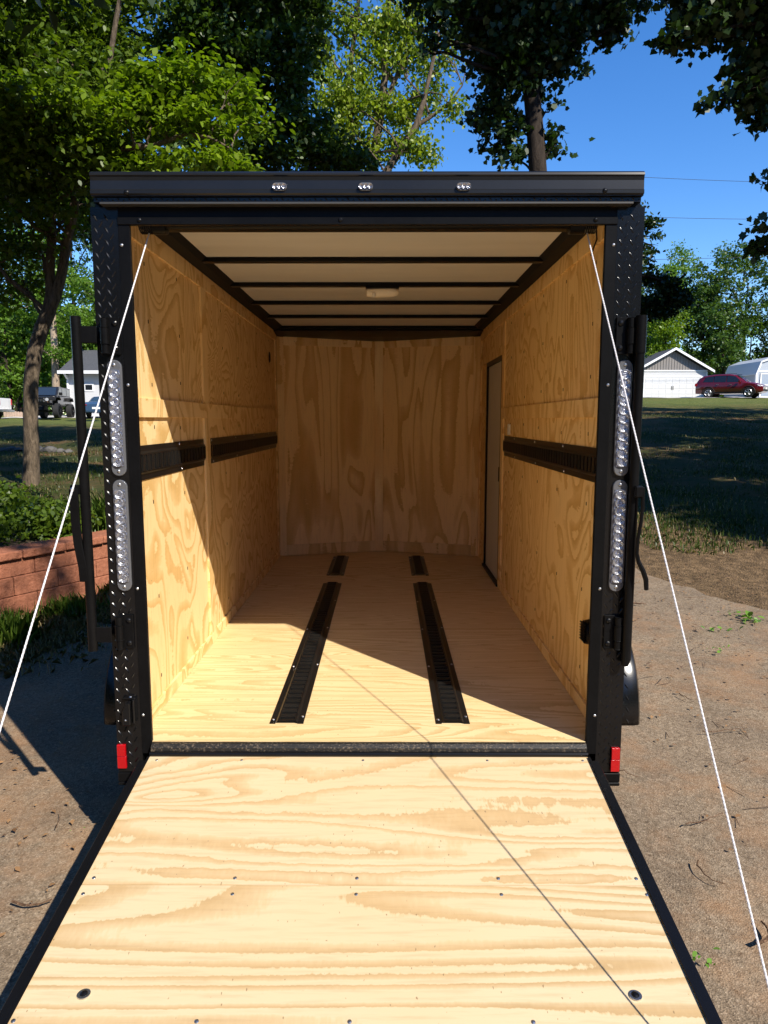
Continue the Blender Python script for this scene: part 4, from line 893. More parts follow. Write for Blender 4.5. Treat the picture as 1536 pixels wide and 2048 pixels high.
# grassy clumps: individual tufts
def blades(name, P, L, wd, lean, mat, parent, seed):
    rs = np.random.default_rng(seed); n = len(P); a = rs.uniform(0, 6.283, n); le = rs.normal(0, lean, n); Ls = L * rs.uniform(.5, 1.2, n)
    d = np.stack([np.cos(a), np.sin(a), np.zeros(n)], 1); s_ = np.stack([-np.sin(a), np.cos(a), np.zeros(n)], 1) * (wd * rs.uniform(.6, 1.3, n))[:, None]
    up = np.array([0, 0, 1.0]); le = np.abs(le)[:, None]; Ls = Ls[:, None]
    mid = P + (d * np.sin(le * .5) + up * np.cos(le * .5)) * Ls * .55; tip = mid + (d * np.sin(le * 1.3) + up * np.cos(le * 1.3)) * Ls * .45
    V = np.stack([P - s_, P + s_, mid + s_ * .8, tip, mid - s_ * .8], 1)
    return fastmesh(name, V.reshape(-1, 3), 5, mat, parent)
grassm = leafmat('grass_blade', (.055, .125, .012), (.150, .230, .030), .35)
drym = leafmat('dry_grass_blade', (.16, .14, .05), (.42, .33, .17), .25)
for i, (x, y, z, r, L, n, lb) in enumerate([(-2.83, 5.2, .47, .30, .38, 700, 'tall grassy clump behind the wall right beside the left post'), (-3.1, 4.9, .47, .25, .30, 500, 'grassy clump between the leafy shrub and the cam bar'), (-2.75, 2.62, .0, .20, .24, 520, 'upright green tuft at the foot of the red wall by the photo edge'), (-2.62, 3.42, .0, .22, .16, 420, 'low tuft of grass at the wall foot where the cable passes'), (-2.42, 4.05, .0, .2, .14, 300, 'sparse tuft at the wall foot behind the cam bar')]):
    rs = np.random.default_rng(500 + i); P = np.stack([rs.normal(0, r * .5, n), rs.normal(0, r * .5, n), np.zeros(n)], 1)
    o = blades('grass_tuft', P, L, .005, .5, grassm, None, 510 + i); o.location = (x, y, z); tag(o, lb, 'grass tuft', 'grass tufts by the wall')
lawnblade = leafmat('lawn_blade', (.030, .060, .010), (.080, .120, .022), .3)
# lawn blades, thick only where the lawn is near
n = 120000; rs = np.random.default_rng(600)
u = rs.uniform(0, 1, n); Dd = 6.0 + 26 * u ** 1.6; px = rs.uniform(-60, 1620, n); X = .063 + (px - 772) / FPX * Dd + rs.normal(0, .1, n); Y = Dd - 2.49
patch = np.sin(X * 1.7 + 3 * np.sin(Y * .6)) * np.sin(Y * 1.3 + 2 * np.sin(X * .5)) + rs.normal(0, .5, n)
keep = (((X > 1.2) & (Y > 6.3 - .35 * np.clip(X - 3.2, 0, 6) - .2 * (X > 3.2) + .25 * np.sin(X * 3))) | ((X < -2.9) & (Y > 7.5))) & (patch > -.05)
X, Y = X[keep], Y[keep]
edge_keep = ~((X > 1.2) & (X < 9) & (Y < 5.6) & (rs.uniform(0, 1, len(X)) < .8)); X, Y = X[edge_keep], Y[edge_keep]
Pg = np.stack([X, Y, gz(X, Y)], 1); sel = rs.uniform(0, 1, len(X)) < .22
o = blades('grass', Pg[~sel], .085, .006, .55, lawnblade, None, 601); tag(o, 'short green lawn grass growing over the slopes', 'grass', kind='stuff')
o = blades('dry_grass', Pg[sel], .075, .005, .9, drym, None, 602); tag(o, 'dry straw-coloured grass mixed through the lawn', 'grass', kind='stuff')
# straw strip and litter on and beside the drive
n = 3800; X = rs.normal(-2.42, .26, n) ; Y = rs.uniform(1.9, 4.6, n); X = X + (Y - 3.2) * .22
Pg = np.stack([X, Y, np.full(n, .012)], 1); o = blades('straw', Pg, .09, .003, 1.6, drym, None, 603); tag(o, 'dry straw strewn at the foot of the red wall', 'straw', kind='stuff')
n = 5200; X = rs.uniform(1.3, 11, n); Y = np.where(rs.uniform(0, 1, n) < .5, rs.uniform(-2.2, 4.8, n), rs.normal(5, 1.6, n)) ; Xl = rs.uniform(-4.5, -1.1, n // 3); Yl = rs.uniform(-2, 2.2, n // 3)
X = np.concatenate([X, Xl]); Y = np.concatenate([Y, Yl]); P = np.stack([X, Y, np.maximum(.016, gz(X, Y) + .015)], 1)
rng = np.random.default_rng(604)
litm = leafmat('dry_litter', (.11, .055, .025), (.36, .21, .10), .1)
o = leaves('leaf_litter', P, RHOM, .022, litm, None, flat=.93, droop=.0, size_var=.6); tag(o, 'tiny dry chips and bud scales scattered over the asphalt', 'litter', kind='stuff')
n = 900; X = rs.uniform(1.3, 9, n); Y = rs.uniform(-2.2, 5.0, n); P = np.stack([X, Y, np.full(n, .014)], 1)
o = leaves('pine_needles', P, [(0, .015), (1, .012), (1, -.012), (0, -.015)], .10, plain('needle', (.07, .038, .02), .8), None, flat=.97, droop=0, size_var=.6); tag(o, 'thin dark needles and stalks scattered over the asphalt', 'litter', kind='stuff')
# single twigs and leaf sprigs on the drive
twm = barkmat('twig_bark', (.10, .055, .03), (.30, .18, .11), 60)
def twig(px, py, L, ang, lb, seed, bend=.25, r=.005, z=.02):
    c_ = at(px, py, 3); C0 = Vector(CAMP); d = c_ - C0; q = C0 + d * ((z - C0.z) / d.z); rs_ = np.random.default_rng(seed)
    pts_ = []
    for i in range(9):
        t = i / 8 - .5; pts_.append((t * L, bend * L * (t * t * 2 - .25) + rs_.normal(0, .012 * L), .003 + abs(rs_.normal(0, .004))))
    o = M().tube(pts_, [r * (1 - .06 * i) for i in range(9)], 6).build('twig', twm, None, smooth=True); o.location = q; o.rotation_euler = (0, 0, ang)
    tag(o, lb, 'twig', 'twigs on the drive')
twig(62, 1808, .13, .1, 'reddish curved twig on the asphalt left of the ramp', 1, .35, .0045)
twig(118, 1640, .13, 1.9, 'thin twig on the asphalt left of the ramp, nearest its upper edge', 2, .1, .002)
twig(1250, 1545, .14, -.9, 'thin dark twig beside the lower right post', 3, .2, .0025)
twig(1410, 1640, .20, .4, 'pale straight twig on the asphalt between ramp and right cable', 4, .1, .0025)
twig(1340, 1105, .55, -.6, 'long bare branch lying at the edge of the right lawn', 5, .15, .009, .06)
twig(1415, 1750, .14, -1.3, 'dark crooked twig right of the ramp near its seam', 6, .4, .003)
twig(1528, 1870, .12, 1.0, 'dark curled bark strip at the right edge by the cable', 7, .5, .006)
twig(1450, 1462, .26, .15, 'long pale grass stalk on the asphalt right of the cable', 8, .06, .0022)
twig(1278, 1208, .12, -.5, 'short thick stick on the asphalt beside the cam bar handle', 9, .1, .007)
twig(1400, 1195, .30, .05, 'thin twig on the far asphalt right of the cable', 10, .1, .002)
twig(1370, 1395, .10, -1.2, 'short dark twig in the middle of the right asphalt', 11, .1, .003)
def sprig(px, py, size, n, lb, seed):
    global rng
    rng = np.random.default_rng(seed); c_ = at(px, py, 3); C0 = Vector(CAMP); d = c_ - C0; q = C0 + d * ((.02 - C0.z) / d.z)
    P = np.stack([rng.normal(0, size, n), rng.normal(0, size * .6, n), rng.uniform(0, .03, n)], 1)
    o = leaves('leaf_sprig', P, OVAL, size * .8, leafmat('fresh_leaf', (.09, .20, .02), (.18, .34, .05), .3), None, flat=.7, droop=0); o.location = q
    tag(o, lb, 'leaf sprig', 'fallen green sprigs')
sprig(1498, 1238, .07, 22, 'fresh green leaf sprig on the asphalt, largest and furthest right', 1); sprig(1463, 1228, .05, 10, 'fresh green leaf sprig just left of the largest one', 2)
sprig(1436, 1258, .06, 10, 'small green sprig right of the cable, between the far twig and the lone leaf', 3); sprig(1437, 1302, .04, 7, 'lone green leaf cluster low on the right asphalt', 4)
sprig(1412, 1926, .025, 9, 'tiny green weed on the asphalt right of the ramp', 5); sprig(160, 1665, .015, 3, 'single small green leaf left of the ramp', 6)
# rocks in the shade by the left lawn
rockm = plain('field_stone', (.10, .095, .09), .9, 0, .2, .8, 20, .5)
rs = np.random.default_rng(77)
for i in range(9):
    q = at(4 + i * 17 + rs.uniform(-5, 5), 915 + rs.uniform(-9, 12), 22); x, y = q.x, q.y; m = M(); r_ = rs.uniform(.12, .24)
    bm = bmesh.new(); bmesh.ops.create_icosphere(bm, subdivisions=2, radius=r_)
    for v_ in bm.verts: v_.co *= 1 + rs.normal(0, .09); v_.co.z *= .6
    me = bpy.data.meshes.new('rock'); bm.to_mesh(me); bm.free(); me.materials.append(rockm); o = bpy.data.objects.new('rock', me); COL.objects.link(o); o.location = (x, y, gzf(x, y) + r_ * .2)
    tag(o, ['leftmost', 'second', 'third', 'fourth', 'fifth', 'sixth', 'seventh', 'eighth', 'rightmost'][i] + ' of the nine grey stones in the shaded row by the forked trunk', 'rock', 'rocks edging the left lawn')
#PART3
# ================================================================ buildings and vehicles far off
shing = NT('grey_shingle'); shing.l(shing.ramp(shing.noise(shing.coord((1, 1, 3)), 9, 4, .7), [(.3, (.035, .037, .042)), (.7, (.085, .088, .095))]), shing.b.inputs['Base Color']); shing.set(Roughness=.9); shing = shing.m
def siding(name, col, pitch=.13):
    k = NT(name); sx = k.n('SeparateXYZ'); k.l(k.coord(), sx.inputs[0]); f = k.math('FRACT', k.math('DIVIDE', sx.outputs[2], pitch))
    k.l(k.ramp(f, [(0, tuple(c * .62 for c in col)), (.10, col), (1, col)]), k.b.inputs['Base Color']); k.set(Roughness=.6); k.bump(f, .6, .02); return k.m
wsid = siding('white_siding', (.60, .60, .60)); gsid = plain('grey_batten_siding', (.22, .20, .185), .7); trimm = plain('white_trim', (.80, .80, .79), .5)
glassd = plain('dark_glass', (.012, .015, .02), .08, 0, .8); doorw = plain('garage_door_white', (.64, .64, .64), .5)
# --- garage right
gx, gy = 27.05, 65.5; g0 = gzf(gx, gy)
G = thing('garage', (gx, gy, g0), 'white-sided garage with grey batten gable and wide closed door beyond the right lawn', 'garage')
m = M(); m.box(-3.2, 3.2, 0, 7, -.5, 2.72); m.build('wall', wsid, G)
M().prism([(-3.2, 2.74), (3.2, 2.74), (0, 4.55)], .0, .08, 'y').build('gable', gsid, G)
each('batten', [(x, -.02, 2.76) for x in np.arange(-3.0, 3.01, .30)], lambda m_: None, gsid, G) if False else None
m = M()
for x in np.arange(-3.0, 3.01, .26):
    h = 2.74 + (3.2 - abs(x)) * 1.81 / 3.2; m.box(x - .02, x + .02, -.03, -.001, 2.76, h - .05)
m.build('gable_battens', plain('batten_dark_grey', (.15, .137, .125), .7), G)  # battens a darker grey than the gable
m = M(); ov = .45
for s in (-1, 1):
    p = [(0, 4.80), (s * 3.65, 2.74), (s * 3.65, 2.62), (0, 4.68)]
    m.prism(p if s > 0 else p[::-1], -ov, 7.3, 'y')
m.build('roof', shing, G)
m = M()
for s in (-1, 1):
    p = [(0, 4.84), (s * 3.72, 2.74), (s * 3.72, 2.52), (0, 4.62)]; m.prism(p if s > 0 else p[::-1], -ov - .05, -ov + .001, 'y')
m.build('barge_board', trimm, G)
M().box(-3.22, 3.22, -.06, -.002, 2.66, 2.78).build('frieze_board', trimm, G)
M().box(3.12, 3.24, -.05, .05, -.3, 2.62).build('corner_board', trimm, G)
m = M(); m.box(-2.62, 2.62, -.02, -.003, -.3, 2.08); d = m.build('garage_door', doorw, G)
m = M()
for r_ in range(4):
    for c_ in range(8): m.box(-2.55 + c_ * .64, -2.55 + c_ * .64 + .58, -.034, -.021, .04 + r_ * .51, .04 + r_ * .51 + .44)
m.build('raised_panels', doorw, d, bevel=.02)
m = M(); m.box(-.10, -.05, -.055, -.035, .95, 1.3); m.box(.05, .10, -.055, -.035, .95, 1.3); m.build('door_handle', blk_m, d)
m = M(); m.box(-2.78, -2.63, -.05, -.003, -.3, 2.24); m.box(2.63, 2.78, -.05, -.003, -.3, 2.24); m.box(-2.62, 2.62, -.05, -.003, 2.09, 2.24); m.build('door_trim', trimm, G)
m = M(); m.box(2.92, 3.02, -.14, -.02, 1.62, 1.85); m.build('wall_lamp', blk_m, G)
# --- house behind the garage
h = thing('house', (17.0, 68.5, gzf(17, 68.5)), 'white house mostly hidden by the right post, left of the garage', 'house')
M().box(-5.5, 5.5, 0, 8, -.5, 3.0).build('wall', wsid, h)
m = M()
for s in (-1, 1): p = [(.6, 5.95), (s * 6.1, 2.9), (s * 6.1, 2.75), (.6, 5.8)]; m.prism(p if s > 0 else p[::-1], -.4, 8.4, 'y')
m.build('roof', shing, h)
m = M()
for s in (-1, 1): p = [(.6, 6.0), (s * 6.2, 2.9), (s * 6.2, 2.68), (.6, 5.75)]; m.prism(p if s > 0 else p[::-1], -.46, -.401, 'y')
m.build('barge_board', trimm, h); M().prism([(-5.5, 3.0), (5.5, 3.0), (.6, 5.7)], -.001, .06, 'y').build('gable', gsid, h)
m = M(); m.box(-3, -2, -.04, -.001, 1.0, 2.3); m.build('window', glassd, h)
# --- shed
metal = plain('pale_metal_roof', (.52, .55, .57), .45, .2, .5); ssid = plain('grey_shed_siding', (.36, .40, .45), .7)
sx_, sy_ = 32.1, 57.6; s0 = gzf(sx_, sy_)
Sh = thing('shed', (sx_, sy_, s0), 'grey barn-shaped shed with pale metal roof and white trimmed doors at the right edge', 'shed')
M().prism([(-1.25, -.3), (1.25, -.3), (1.25, 2.05), (.92, 2.95), (0, 3.3), (-.92, 2.95), (-1.25, 2.05)], 0, 5.5, 'y').build('wall', ssid, Sh)
m = M(); prof = [(-1.36, 1.93), (-.98, 2.98), (0, 3.37), (.98, 2.98), (1.36, 1.93)]
for a, b in zip(prof, prof[1:]): m.prism([(a[0], a[1] + .05), (b[0], b[1] + .05), (b[0], b[1]), (a[0], a[1])][::-1], -.12, 5.6, 'y')
m.build('roof', metal, Sh)
m = M()
for a, b in zip(prof, prof[1:]): m.prism([(a[0], a[1] + .03), (b[0], b[1] + .03), (b[0] * .93, b[1] - .13), (a[0] * .93, a[1] - .05)][::-1], -.15, -.121, 'y')
m.box(-1.27, -1.14, -.03, -.001, -.3, 1.95); m.box(1.14, 1.27, -.03, -.001, -.3, 1.95); m.box(-1.13, 1.13, -.03, -.001, 2.16, 2.28); m.box(-1.30, -1.251, -.001, .1, -.3, 1.95)
m.build('trim', trimm, Sh)
for s in (-1, 1):
    x0, x1 = sorted((s * .03, s * .92)); dd = M().box(x0, x1, -.05, -.002, .05, 2.06).build('shed_door', plain('door_blue_grey', (.27, .32, .38), .6), Sh)
    m = M(); m.box(x0, x0 + .09, -.07, -.051, .05, 2.06); m.box(x1 - .09, x1, -.07, -.051, .05, 2.06); m.box(x0 + .091, x1 - .091, -.07, -.051, 1.97, 2.06); m.box(x0 + .091, x1 - .091, -.07, -.051, 1.05, 1.14); m.box(x0 + .091, x1 - .091, -.07, -.051, .05, .14)
    m.build('door_trim', trimm, dd)
vt = M().box(-.14, .14, -.05, -.002, 2.42, 2.86).build('vent', trimm, Sh); M().box(-.07, .07, -.06, -.051, 2.5, 2.78).build('louvre', ssid, vt)
# --- house left
hx, hy = -17.4, 49.5; h0 = gzf(-22, hy)
H = thing('house', (hx, hy, h0), 'white house with dark shingle roof at left, between the cam bar and the post', 'house')
M().box(-5.5, 5.5, 0, 7, -.5, 3.25).build('wall', wsid, H)
M().prism([(-.55, 3.20), (3.5, 5.05), (7.6, 3.20), (7.6, 3.08), (3.5, 4.9), (-.55, 3.06)][::-1], -5.95, 5.95, 'x').build('roof', shing, H)
m = M(); m.box(-5.96, 5.96, -.64, -.552, 3.02, 3.24); m.build('gutter', trimm, H)
m = M(); m.box(-5.56, -5.44, -.10, -.001, -.2, 2.95); m.prism([(-.62, 3.02), (-.52, 3.02), (-.1, 2.80), (-.1, 2.68), (-.18, 2.68)][::-1], -5.55, -5.45, 'x'); m.build('downspout', trimm, H)
wn = M().box(-4.35, -3.65, -.04, -.001, 1.80, 2.36).build('window', trimm, H); M().box(-4.25, -3.75, -.05, -.041, 1.90, 2.26).build('pane', glassd, wn)
M().box(-5.0, -2.0, -.05, -.002, -.1, 1.35).build('garage_door', plain('shaded_door', (.5, .5, .5), .6), H) if False else None
# --- plank fence
k = plain('weathered_plank', (.46, .34, .26), .85, 0, .2, .3, 20, .3)
fx0, fx1, fy = at(8, 838, 50).x, at(58, 838, 50).x, 47.5
FN = thing('plank_fence', (fx0, fy, gzf(fx0, fy)), 'low fence of upright pink-brown planks between the pickup and the forked trunk', 'fence')
xx = fx0; i = 0
while xx < fx1:
    z = gzf(xx, fy) - gzf(fx0, fy); M().prism([(xx - fx0, z - .1), (xx - fx0 + .17, z - .1), (xx - fx0 + .17, z + .36), (xx - fx0 + .12, z + .41), (xx - fx0 + .05, z + .41), (xx - fx0, z + .36)], 0, .02, 'y').build('plank', k, FN); xx += .19
M().box(0, fx1 - fx0, .021, .06, .12, .2).build('rail', k, FN)
# --- vehicles
def carpaint(name, col, rough=.22):
    k = NT(name); k.b.inputs['Base Color'].default_value = (*col, 1); k.set(Roughness=rough); k.b.inputs['Coat Weight'].default_value = .7; k.b.inputs['Coat Roughness'].default_value = .06; return k.m
def wheel(parent, x, y, r, w_, alloy, s):
    t = M().tube([(x - s * w_ / 2, y, r), (x - s * w_ * .42, y, r), (x + s * w_ * .42, y, r), (x + s * w_ / 2, y, r)], [r * .9, r, r, r * .9], 28).build('wheel', rubber, parent, smooth=True)
    m = M(); m.cyl((x + s * w_ * .5, y, r), (x + s * (w_ * .5 + .008), y, r), r * .66, 24); m.build('rim', blk_m, t)
    m = M(); q = x + s * (w_ * .5 + .012)
    for i in range(5):
        a = i * 2 * math.pi / 5 + .3
        for da in (-.16, .16):
            m.tube([(q, y + r * .12 * math.cos(a), r + r * .12 * math.sin(a)), (q, y + r * .62 * math.cos(a + da), r + r * .62 * math.sin(a + da))], [r * .05, r * .06], 4)
    m.tube([(q, y + r * .63 * math.cos(a), r + r * .63 * math.sin(a)) for a in np.linspace(0, 6.283, 25)], r * .045, 4); m.cyl((q - .01, y, r), (q + .02 * s, y, r), r * .16, 10)
    m.build('spokes', alloy, t)
def loft(st):
    m = M(); vs = []; n = 13
    for y, zb, zs, zt, w_, wt in st:
        half = [(w_ * .90, zb), (w_ * .985, zb + .10), (w_, zb + (zs - zb) * .55), (w_ * .975, zs), (wt + (w_ * .975 - wt) * .12, zt - (zt - zs) * .16 if zt - zs > .1 else zt - .01), (wt * .86, zt), (0, zt + .012)]
        ring = half + [(-a, b) for a, b in half[:-1][::-1]]; vs += [(a, y, b) for a, b in ring]
    fs = [(i * n + j, i * n + (j + 1) % n, (i + 1) * n + (j + 1) % n, (i + 1) * n + j) for i in range(len(st) - 1) for j in range(n)]
    fs += [tuple(range(n)), tuple(range((len(st) - 1) * n, len(st) * n))[::-1]]
    return m.add(vs, fs)
def sidepanel(m, pts_, fx, t=.012):
    for s in (-1, 1):
        v = [(s * (fx(y, z) + t), y, z) for y, z in pts_]; m.add(v, [tuple(range(len(v)))[::(1 if s > 0 else -1)]])
# red compact suv
cx, cy = at(1461, 800, 52.5).x, 50.0; SU = thing('red_car', (cx, cy, gzf(cx, cy) + .03), 'dark red compact car parked between the garage and the shed, facing right', 'car', rz=R(-130))
red = carpaint('red_paint', (.105, .004, .006))
st = [(-2.28, .42, .80, .86, .74, .60), (-2.24, .32, 1.02, 1.10, .86, .66), (-2.08, .30, 1.07, 1.42, .90, .62), (-1.75, .30, 1.08, 1.60, .91, .60), (-1.0, .28, 1.06, 1.675, .92, .62), (0, .27, 1.04, 1.68, .92, .63), (.45, .27, 1.03, 1.60, .92, .64), (.85, .27, 1.02, 1.34, .92, .68), (1.18, .28, 1.00, 1.09, .915, .72), (1.7, .29, .93, 1.02, .90, .66), (2.1, .32, .80, .90, .85, .60), (2.27, .40, .66, .74, .74, .52)]
loft(st).build('body', red, SU, smooth=True)
def fx(y, z):
    for a, b in zip(st, st[1:]):
        if a[0] <= y <= b[0]:
            t = (y - a[0]) / (b[0] - a[0]); q = [a[i] + (b[i] - a[i]) * t for i in range(6)]; u = max(0, min(1, (z - q[2]) / max(.01, q[3] - q[2]))); return q[4] * .975 + (q[5] - q[4] * .975) * u * .92
    return .9
m = M(); sidepanel(m, [(-1.75, 1.14), (-1.02, 1.12), (-1.02, 1.56), (-1.55, 1.50)], fx); sidepanel(m, [(-.97, 1.12), (-.16, 1.10), (-.16, 1.58), (-.97, 1.57)], fx); sidepanel(m, [(-.10, 1.10), (.90, 1.08), (.42, 1.50), (-.10, 1.58)], fx); m.build('side_windows', glassd, SU)
m = M(); m.add([(-.70, 1.14, 1.125), (.70, 1.14, 1.125), (.58, .50, 1.60), (-.58, .50, 1.60)], [(0, 1, 2, 3)]); m.build('windshield', plain('sky_glass', (.03, .05, .09), .06, 0, 1), SU)
m = M(); m.add([(-.60, -2.12, 1.15), (.60, -2.12, 1.15), (.52, -1.80, 1.56), (-.52, -1.80, 1.56)], [(3, 2, 1, 0)]); m.build('rear_window', glassd, SU)
for s in (-1, 1):
    M().add([(s * .88, 1.88, .86), (s * .80, 2.12, .84), (s * .62, 2.235, .80), (s * .62, 2.22, .70), (s * .83, 2.12, .72)], [(0, 1, 2, 3, 4)][::1]).build('headlight', plain('headlamp', (.8, .82, .85), .1, 0, .8), SU)
    M().box(*sorted((s * .93, s * 1.10)), .70, .84, 1.05, 1.19).build('mirror', red, SU, bevel=.02)
    M().box(*sorted((s * .80, s * .88)), -2.30, -2.12, .85, 1.05).build('tail_light', redm, SU, bevel=.01)
    for y in (-1.33, 1.36):
        M().tube([(s * .90, y + .42 * math.cos(a), .36 + .42 * math.sin(a)) for a in np.linspace(-.25, math.pi + .25, 15)], .045, 5).build('wheel_arch', blk_m, SU); wheel(SU, s * .83, y, .345, .22, steel, s)
    M().box(*sorted((s * .70, s * .74)), -1.5, .5, 1.675, 1.70).build('roof_rail', blk_m, SU)
    m = M(); m.box(*sorted((s * .915, s * .935)), -.95, .95, .30, .40); m.build('side_sill', blk_m, SU)
    m = M(); m.box(*sorted((s * .915, s * .945)), -.80, -.64, .93, .96); m.box(*sorted((s * .915, s * .945)), .10, .26, .92, .95); m.build('door_handles', steel, SU)
M().box(-.62, .62, 2.2, 2.285, .42, .56).build('grille', blk_m, SU); M().box(-.17, .17, 2.28, 2.30, .56, .67).build('number_plate', white_p, SU)
# black lifted off-road car
jx, jy = at(101, 836, 47).x, 44.6; J = thing('off_road_car', (jx, jy, gzf(jx, jy) + .03), 'black lifted off-road car with big tyres, parked nose towards us left of the house', 'car', rz=R(187))
jb = carpaint('jeep_black', (.014, .014, .015), .2)
m = M(); m.box(-.78, .78, -1.9, .95, .86, 1.42); m.build('body', jb, J, bevel=.04, seg=2)
m = M(); m.prism([(.955, 1.0), (.955, 1.44), (1.88, 1.37), (1.93, 1.30), (1.93, .95)], -.60, .60, 'x'); m.build('hood', jb, J, bevel=.03, seg=2)
m = M(); m.prism([(-1.88, 1.425), (-1.88, 1.99), (-.0, 2.05), (.42, 2.03), (.90, 1.425)], -.72, .72, 'x'); m.build('hardtop', jb, J, bevel=.04, seg=2)
m = M(); m.add([(-.64, .905, 1.48), (.64, .905, 1.48), (.60, .50, 1.97), (-.60, .50, 1.97)], [(0, 1, 2, 3)]); m.build('windshield', plain('tinted_glass', (.02, .032, .05), .08, 0, .9), J)
m = M(); sidepanel(m, [(-1.8, 1.48), (-1.05, 1.48), (-1.05, 1.92), (-1.75, 1.92)], lambda y, z: .72); sidepanel(m, [(-.98, 1.48), (-.15, 1.48), (-.15, 1.95), (-.98, 1.93)], lambda y, z: .72); sidepanel(m, [(-.08, 1.48), (.75, 1.48), (.42, 1.90), (-.08, 1.95)], lambda y, z: .72); m.build('side_windows', plain('dusty_glass', (.20, .21, .20), .2, 0, .6), J)
M().box(-.58, .58, 1.931, 1.945, .98, 1.32).build('grille', jb, J, bevel=.01)
for i in range(7): M().box(-.30 + i * .095, -.255 + i * .095, 1.946, 1.952, 1.02, 1.27).build('grille_slot', plain('slot_black', (.35, .34, .33), .4, .6), J) if i == 0 else None
each('grille_bar', [(-.335 + i * .095, 1.95, 1.145) for i in range(8)], lambda m_: m_.box(-.012, .012, -.004, .004, -.125, .125), steel, J)
for s in (-1, 1):
    M().cyl((s * .45, 1.93, 1.17), (s * .45, 1.965, 1.17), .10, 18).build('headlight', plain('lamp_glass', (.55, .57, .6), .15, .3, .8), J)
    M().cyl((s * .49, 1.93, 1.00), (s * .49, 1.96, 1.00), .035, 10).build('indicator', plain('amber', (.7, .3, .1), .3), J)
    m = M(); m.prism([(.85, 1.20), (1.05, 1.36), (1.75, 1.36), (1.95, 1.16), (1.95, 1.10), (1.72, 1.30), (1.08, 1.30), (.90, 1.14)], *sorted((s * .60, s * .96)), 'x'); m.build('fender_flare', blk_m, J)
    m = M(); m.prism([(-1.75, 1.10), (-1.6, 1.34), (-.9, 1.34), (-.75, 1.10), (-.85, 1.10), (-.95, 1.27), (-1.55, 1.27), (-1.66, 1.10)], *sorted((s * .78, s * .96)), 'x'); m.build('fender_flare', blk_m, J)
    M().box(*sorted((s * .80, s * 1.0)), .62, .78, 1.48, 1.66).build('mirror', blk_m, J, bevel=.02)
    M().cyl((s * .76, -.6, .80), (s * .76, .7, .80), .04).build('side_step', blk_s, J)
    for y in (-1.25, 1.38): wheel(J, s * .86, y, .475, .34, blk_s, s)
m = M(); m.box(-.80, .80, 1.98, 2.12, .80, .98); m.tube([(-.42, 2.08, .98), (-.26, 2.12, 1.22), (.26, 2.12, 1.22), (.42, 2.08, .98)], .028, 8); m.tube([(.42, 2.08, .98), (.78, 2.0, 1.05)], .02, 6); m.tube([(-.42, 2.08, .98), (-.78, 2.0, 1.05)], .02, 6); m.build('front_bumper', blk_s, J)
m = M(); m.cyl((-.8, 1.38, .475), (.8, 1.38, .475), .06); m.cyl((-.8, -1.25, .475), (.8, -1.25, .475), .06); m.tube([(-.55, 1.9, .85), (-.6, 1.4, .55)], .03, 6); m.tube([(.55, 1.9, .85), (.6, 1.4, .55)], .03, 6); m.build('axles', blk_m, J)
# white pickup, only its tail in view, and the blue car by the house
px_, py_ = at(-74, 834, 46).x, 43.0; PK = thing('white_pickup', (px_, py_, gzf(px_, py_) + .05), 'white pickup truck cut by the left edge, only its tail end showing', 'pickup', rz=R(97))
wp_ = carpaint('white_paint', (.75, .75, .74))
m = M(); m.box(-.98, .98, -2.9, -.75, .62, 1.38); m.box(-.98, .98, -.75, 2.7, .58, 1.22); m.build('body', wp_, PK, bevel=.06, seg=2)
M().prism([(-.9, 1.2), (-.75, 1.85), (.6, 1.87), (1.35, 1.22)], -.82, .82, 'x').build('cab', wp_, PK, bevel=.05, seg=2)
m = M(); sidepanel(m, [(-.75, 1.3), (.95, 1.3), (.5, 1.75), (-.65, 1.75)], lambda y, z: .822); m.build('side_windows', glassd, PK)
M().box(-.95, .95, -3.08, -2.9, .50, .66).build('rear_bumper', steel, PK, bevel=.02)
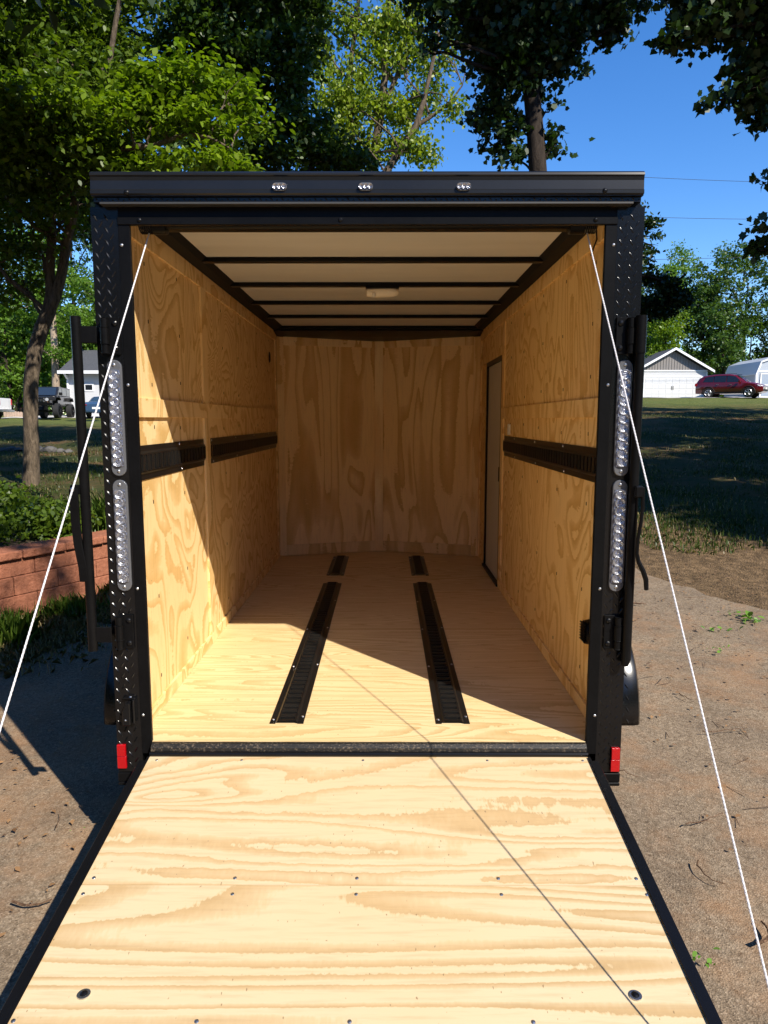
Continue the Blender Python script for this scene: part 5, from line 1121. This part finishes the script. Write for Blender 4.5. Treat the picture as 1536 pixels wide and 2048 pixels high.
for s in (-1, 1):
    M().box(*sorted((s * .88, s * .995)), -2.93, -2.72, .95, 1.32).build('tail_light', redm, PK, bevel=.01)
    for y in (-1.9, 1.8): wheel(PK, s * .86, y, .41, .26, steel, s)
bx_, by_ = at(203, 834, 48).x, 46.5; BL = thing('blue_car', (bx_, by_, gzf(bx_, by_) + .03), 'blue car parked before the left house, half hidden by the left post', 'car', rz=R(4))
bl = carpaint('blue_paint', (.035, .075, .15)); st = [(-2.2, .45, .80, .86, .72, .55), (-2.15, .35, .95, 1.0, .84, .66), (-1.5, .32, .98, 1.06, .88, .66), (-1.0, .3, .98, 1.38, .89, .58), (.1, .28, .96, 1.45, .89, .60), (.9, .28, .95, 1.08, .89, .68), (1.9, .34, .80, .86, .82, .6), (2.15, .42, .62, .7, .7, .5)]
loft(st).build('body', bl, BL, smooth=True); m = M(); m.add([(-.60, -1.42, 1.075), (.60, -1.42, 1.075), (.50, -1.02, 1.365), (-.50, -1.02, 1.365)], [(3, 2, 1, 0)]); m.build('rear_window', glassd, BL)
m = M(); sidepanel(m, [(-1.1, 1.02), (.6, 1.0), (.3, 1.34), (-.8, 1.34)], fx, .0); m.build('side_windows', glassd, BL)
for s in (-1, 1):
    M().box(*sorted((s * .58, s * .80)), -2.20, -2.12, .72, .86).build('tail_light', redm, BL, bevel=.01)
    for y in (-1.3, 1.3): wheel(BL, s * .78, y, .31, .2, steel, s)
M().box(-.25, .25, -2.215, -2.19, .55, .68).build('number_plate', white_p, BL)
# power lines across the sky on the right
for i, (a, b, lb) in enumerate([((1285, 353, 58), (1600, 359, 58), 'topmost thin power line crossing the sky right of the trailer roof'), ((1300, 433, 58), (1600, 432, 58), 'middle thin power line crossing the sky right of the post'), ((1285, 518, 58), (1600, 503, 56), 'lowest thin power line passing in front of the far treetops')]):
    A = at(*a); B = at(*b); d = B - A; P0 = A - d * .12; P1 = B + d * 1.2
    o = M().tube([P0.lerp(P1, t) - Vector((0, 0, .25 * (4 * t * (1 - t)))) for t in np.linspace(0, 1, 40)], .016, 5).build('power_line', plain('wire', (.02, .02, .02), .6), None); tag(o, lb, 'power line', 'power lines over the right lawn')
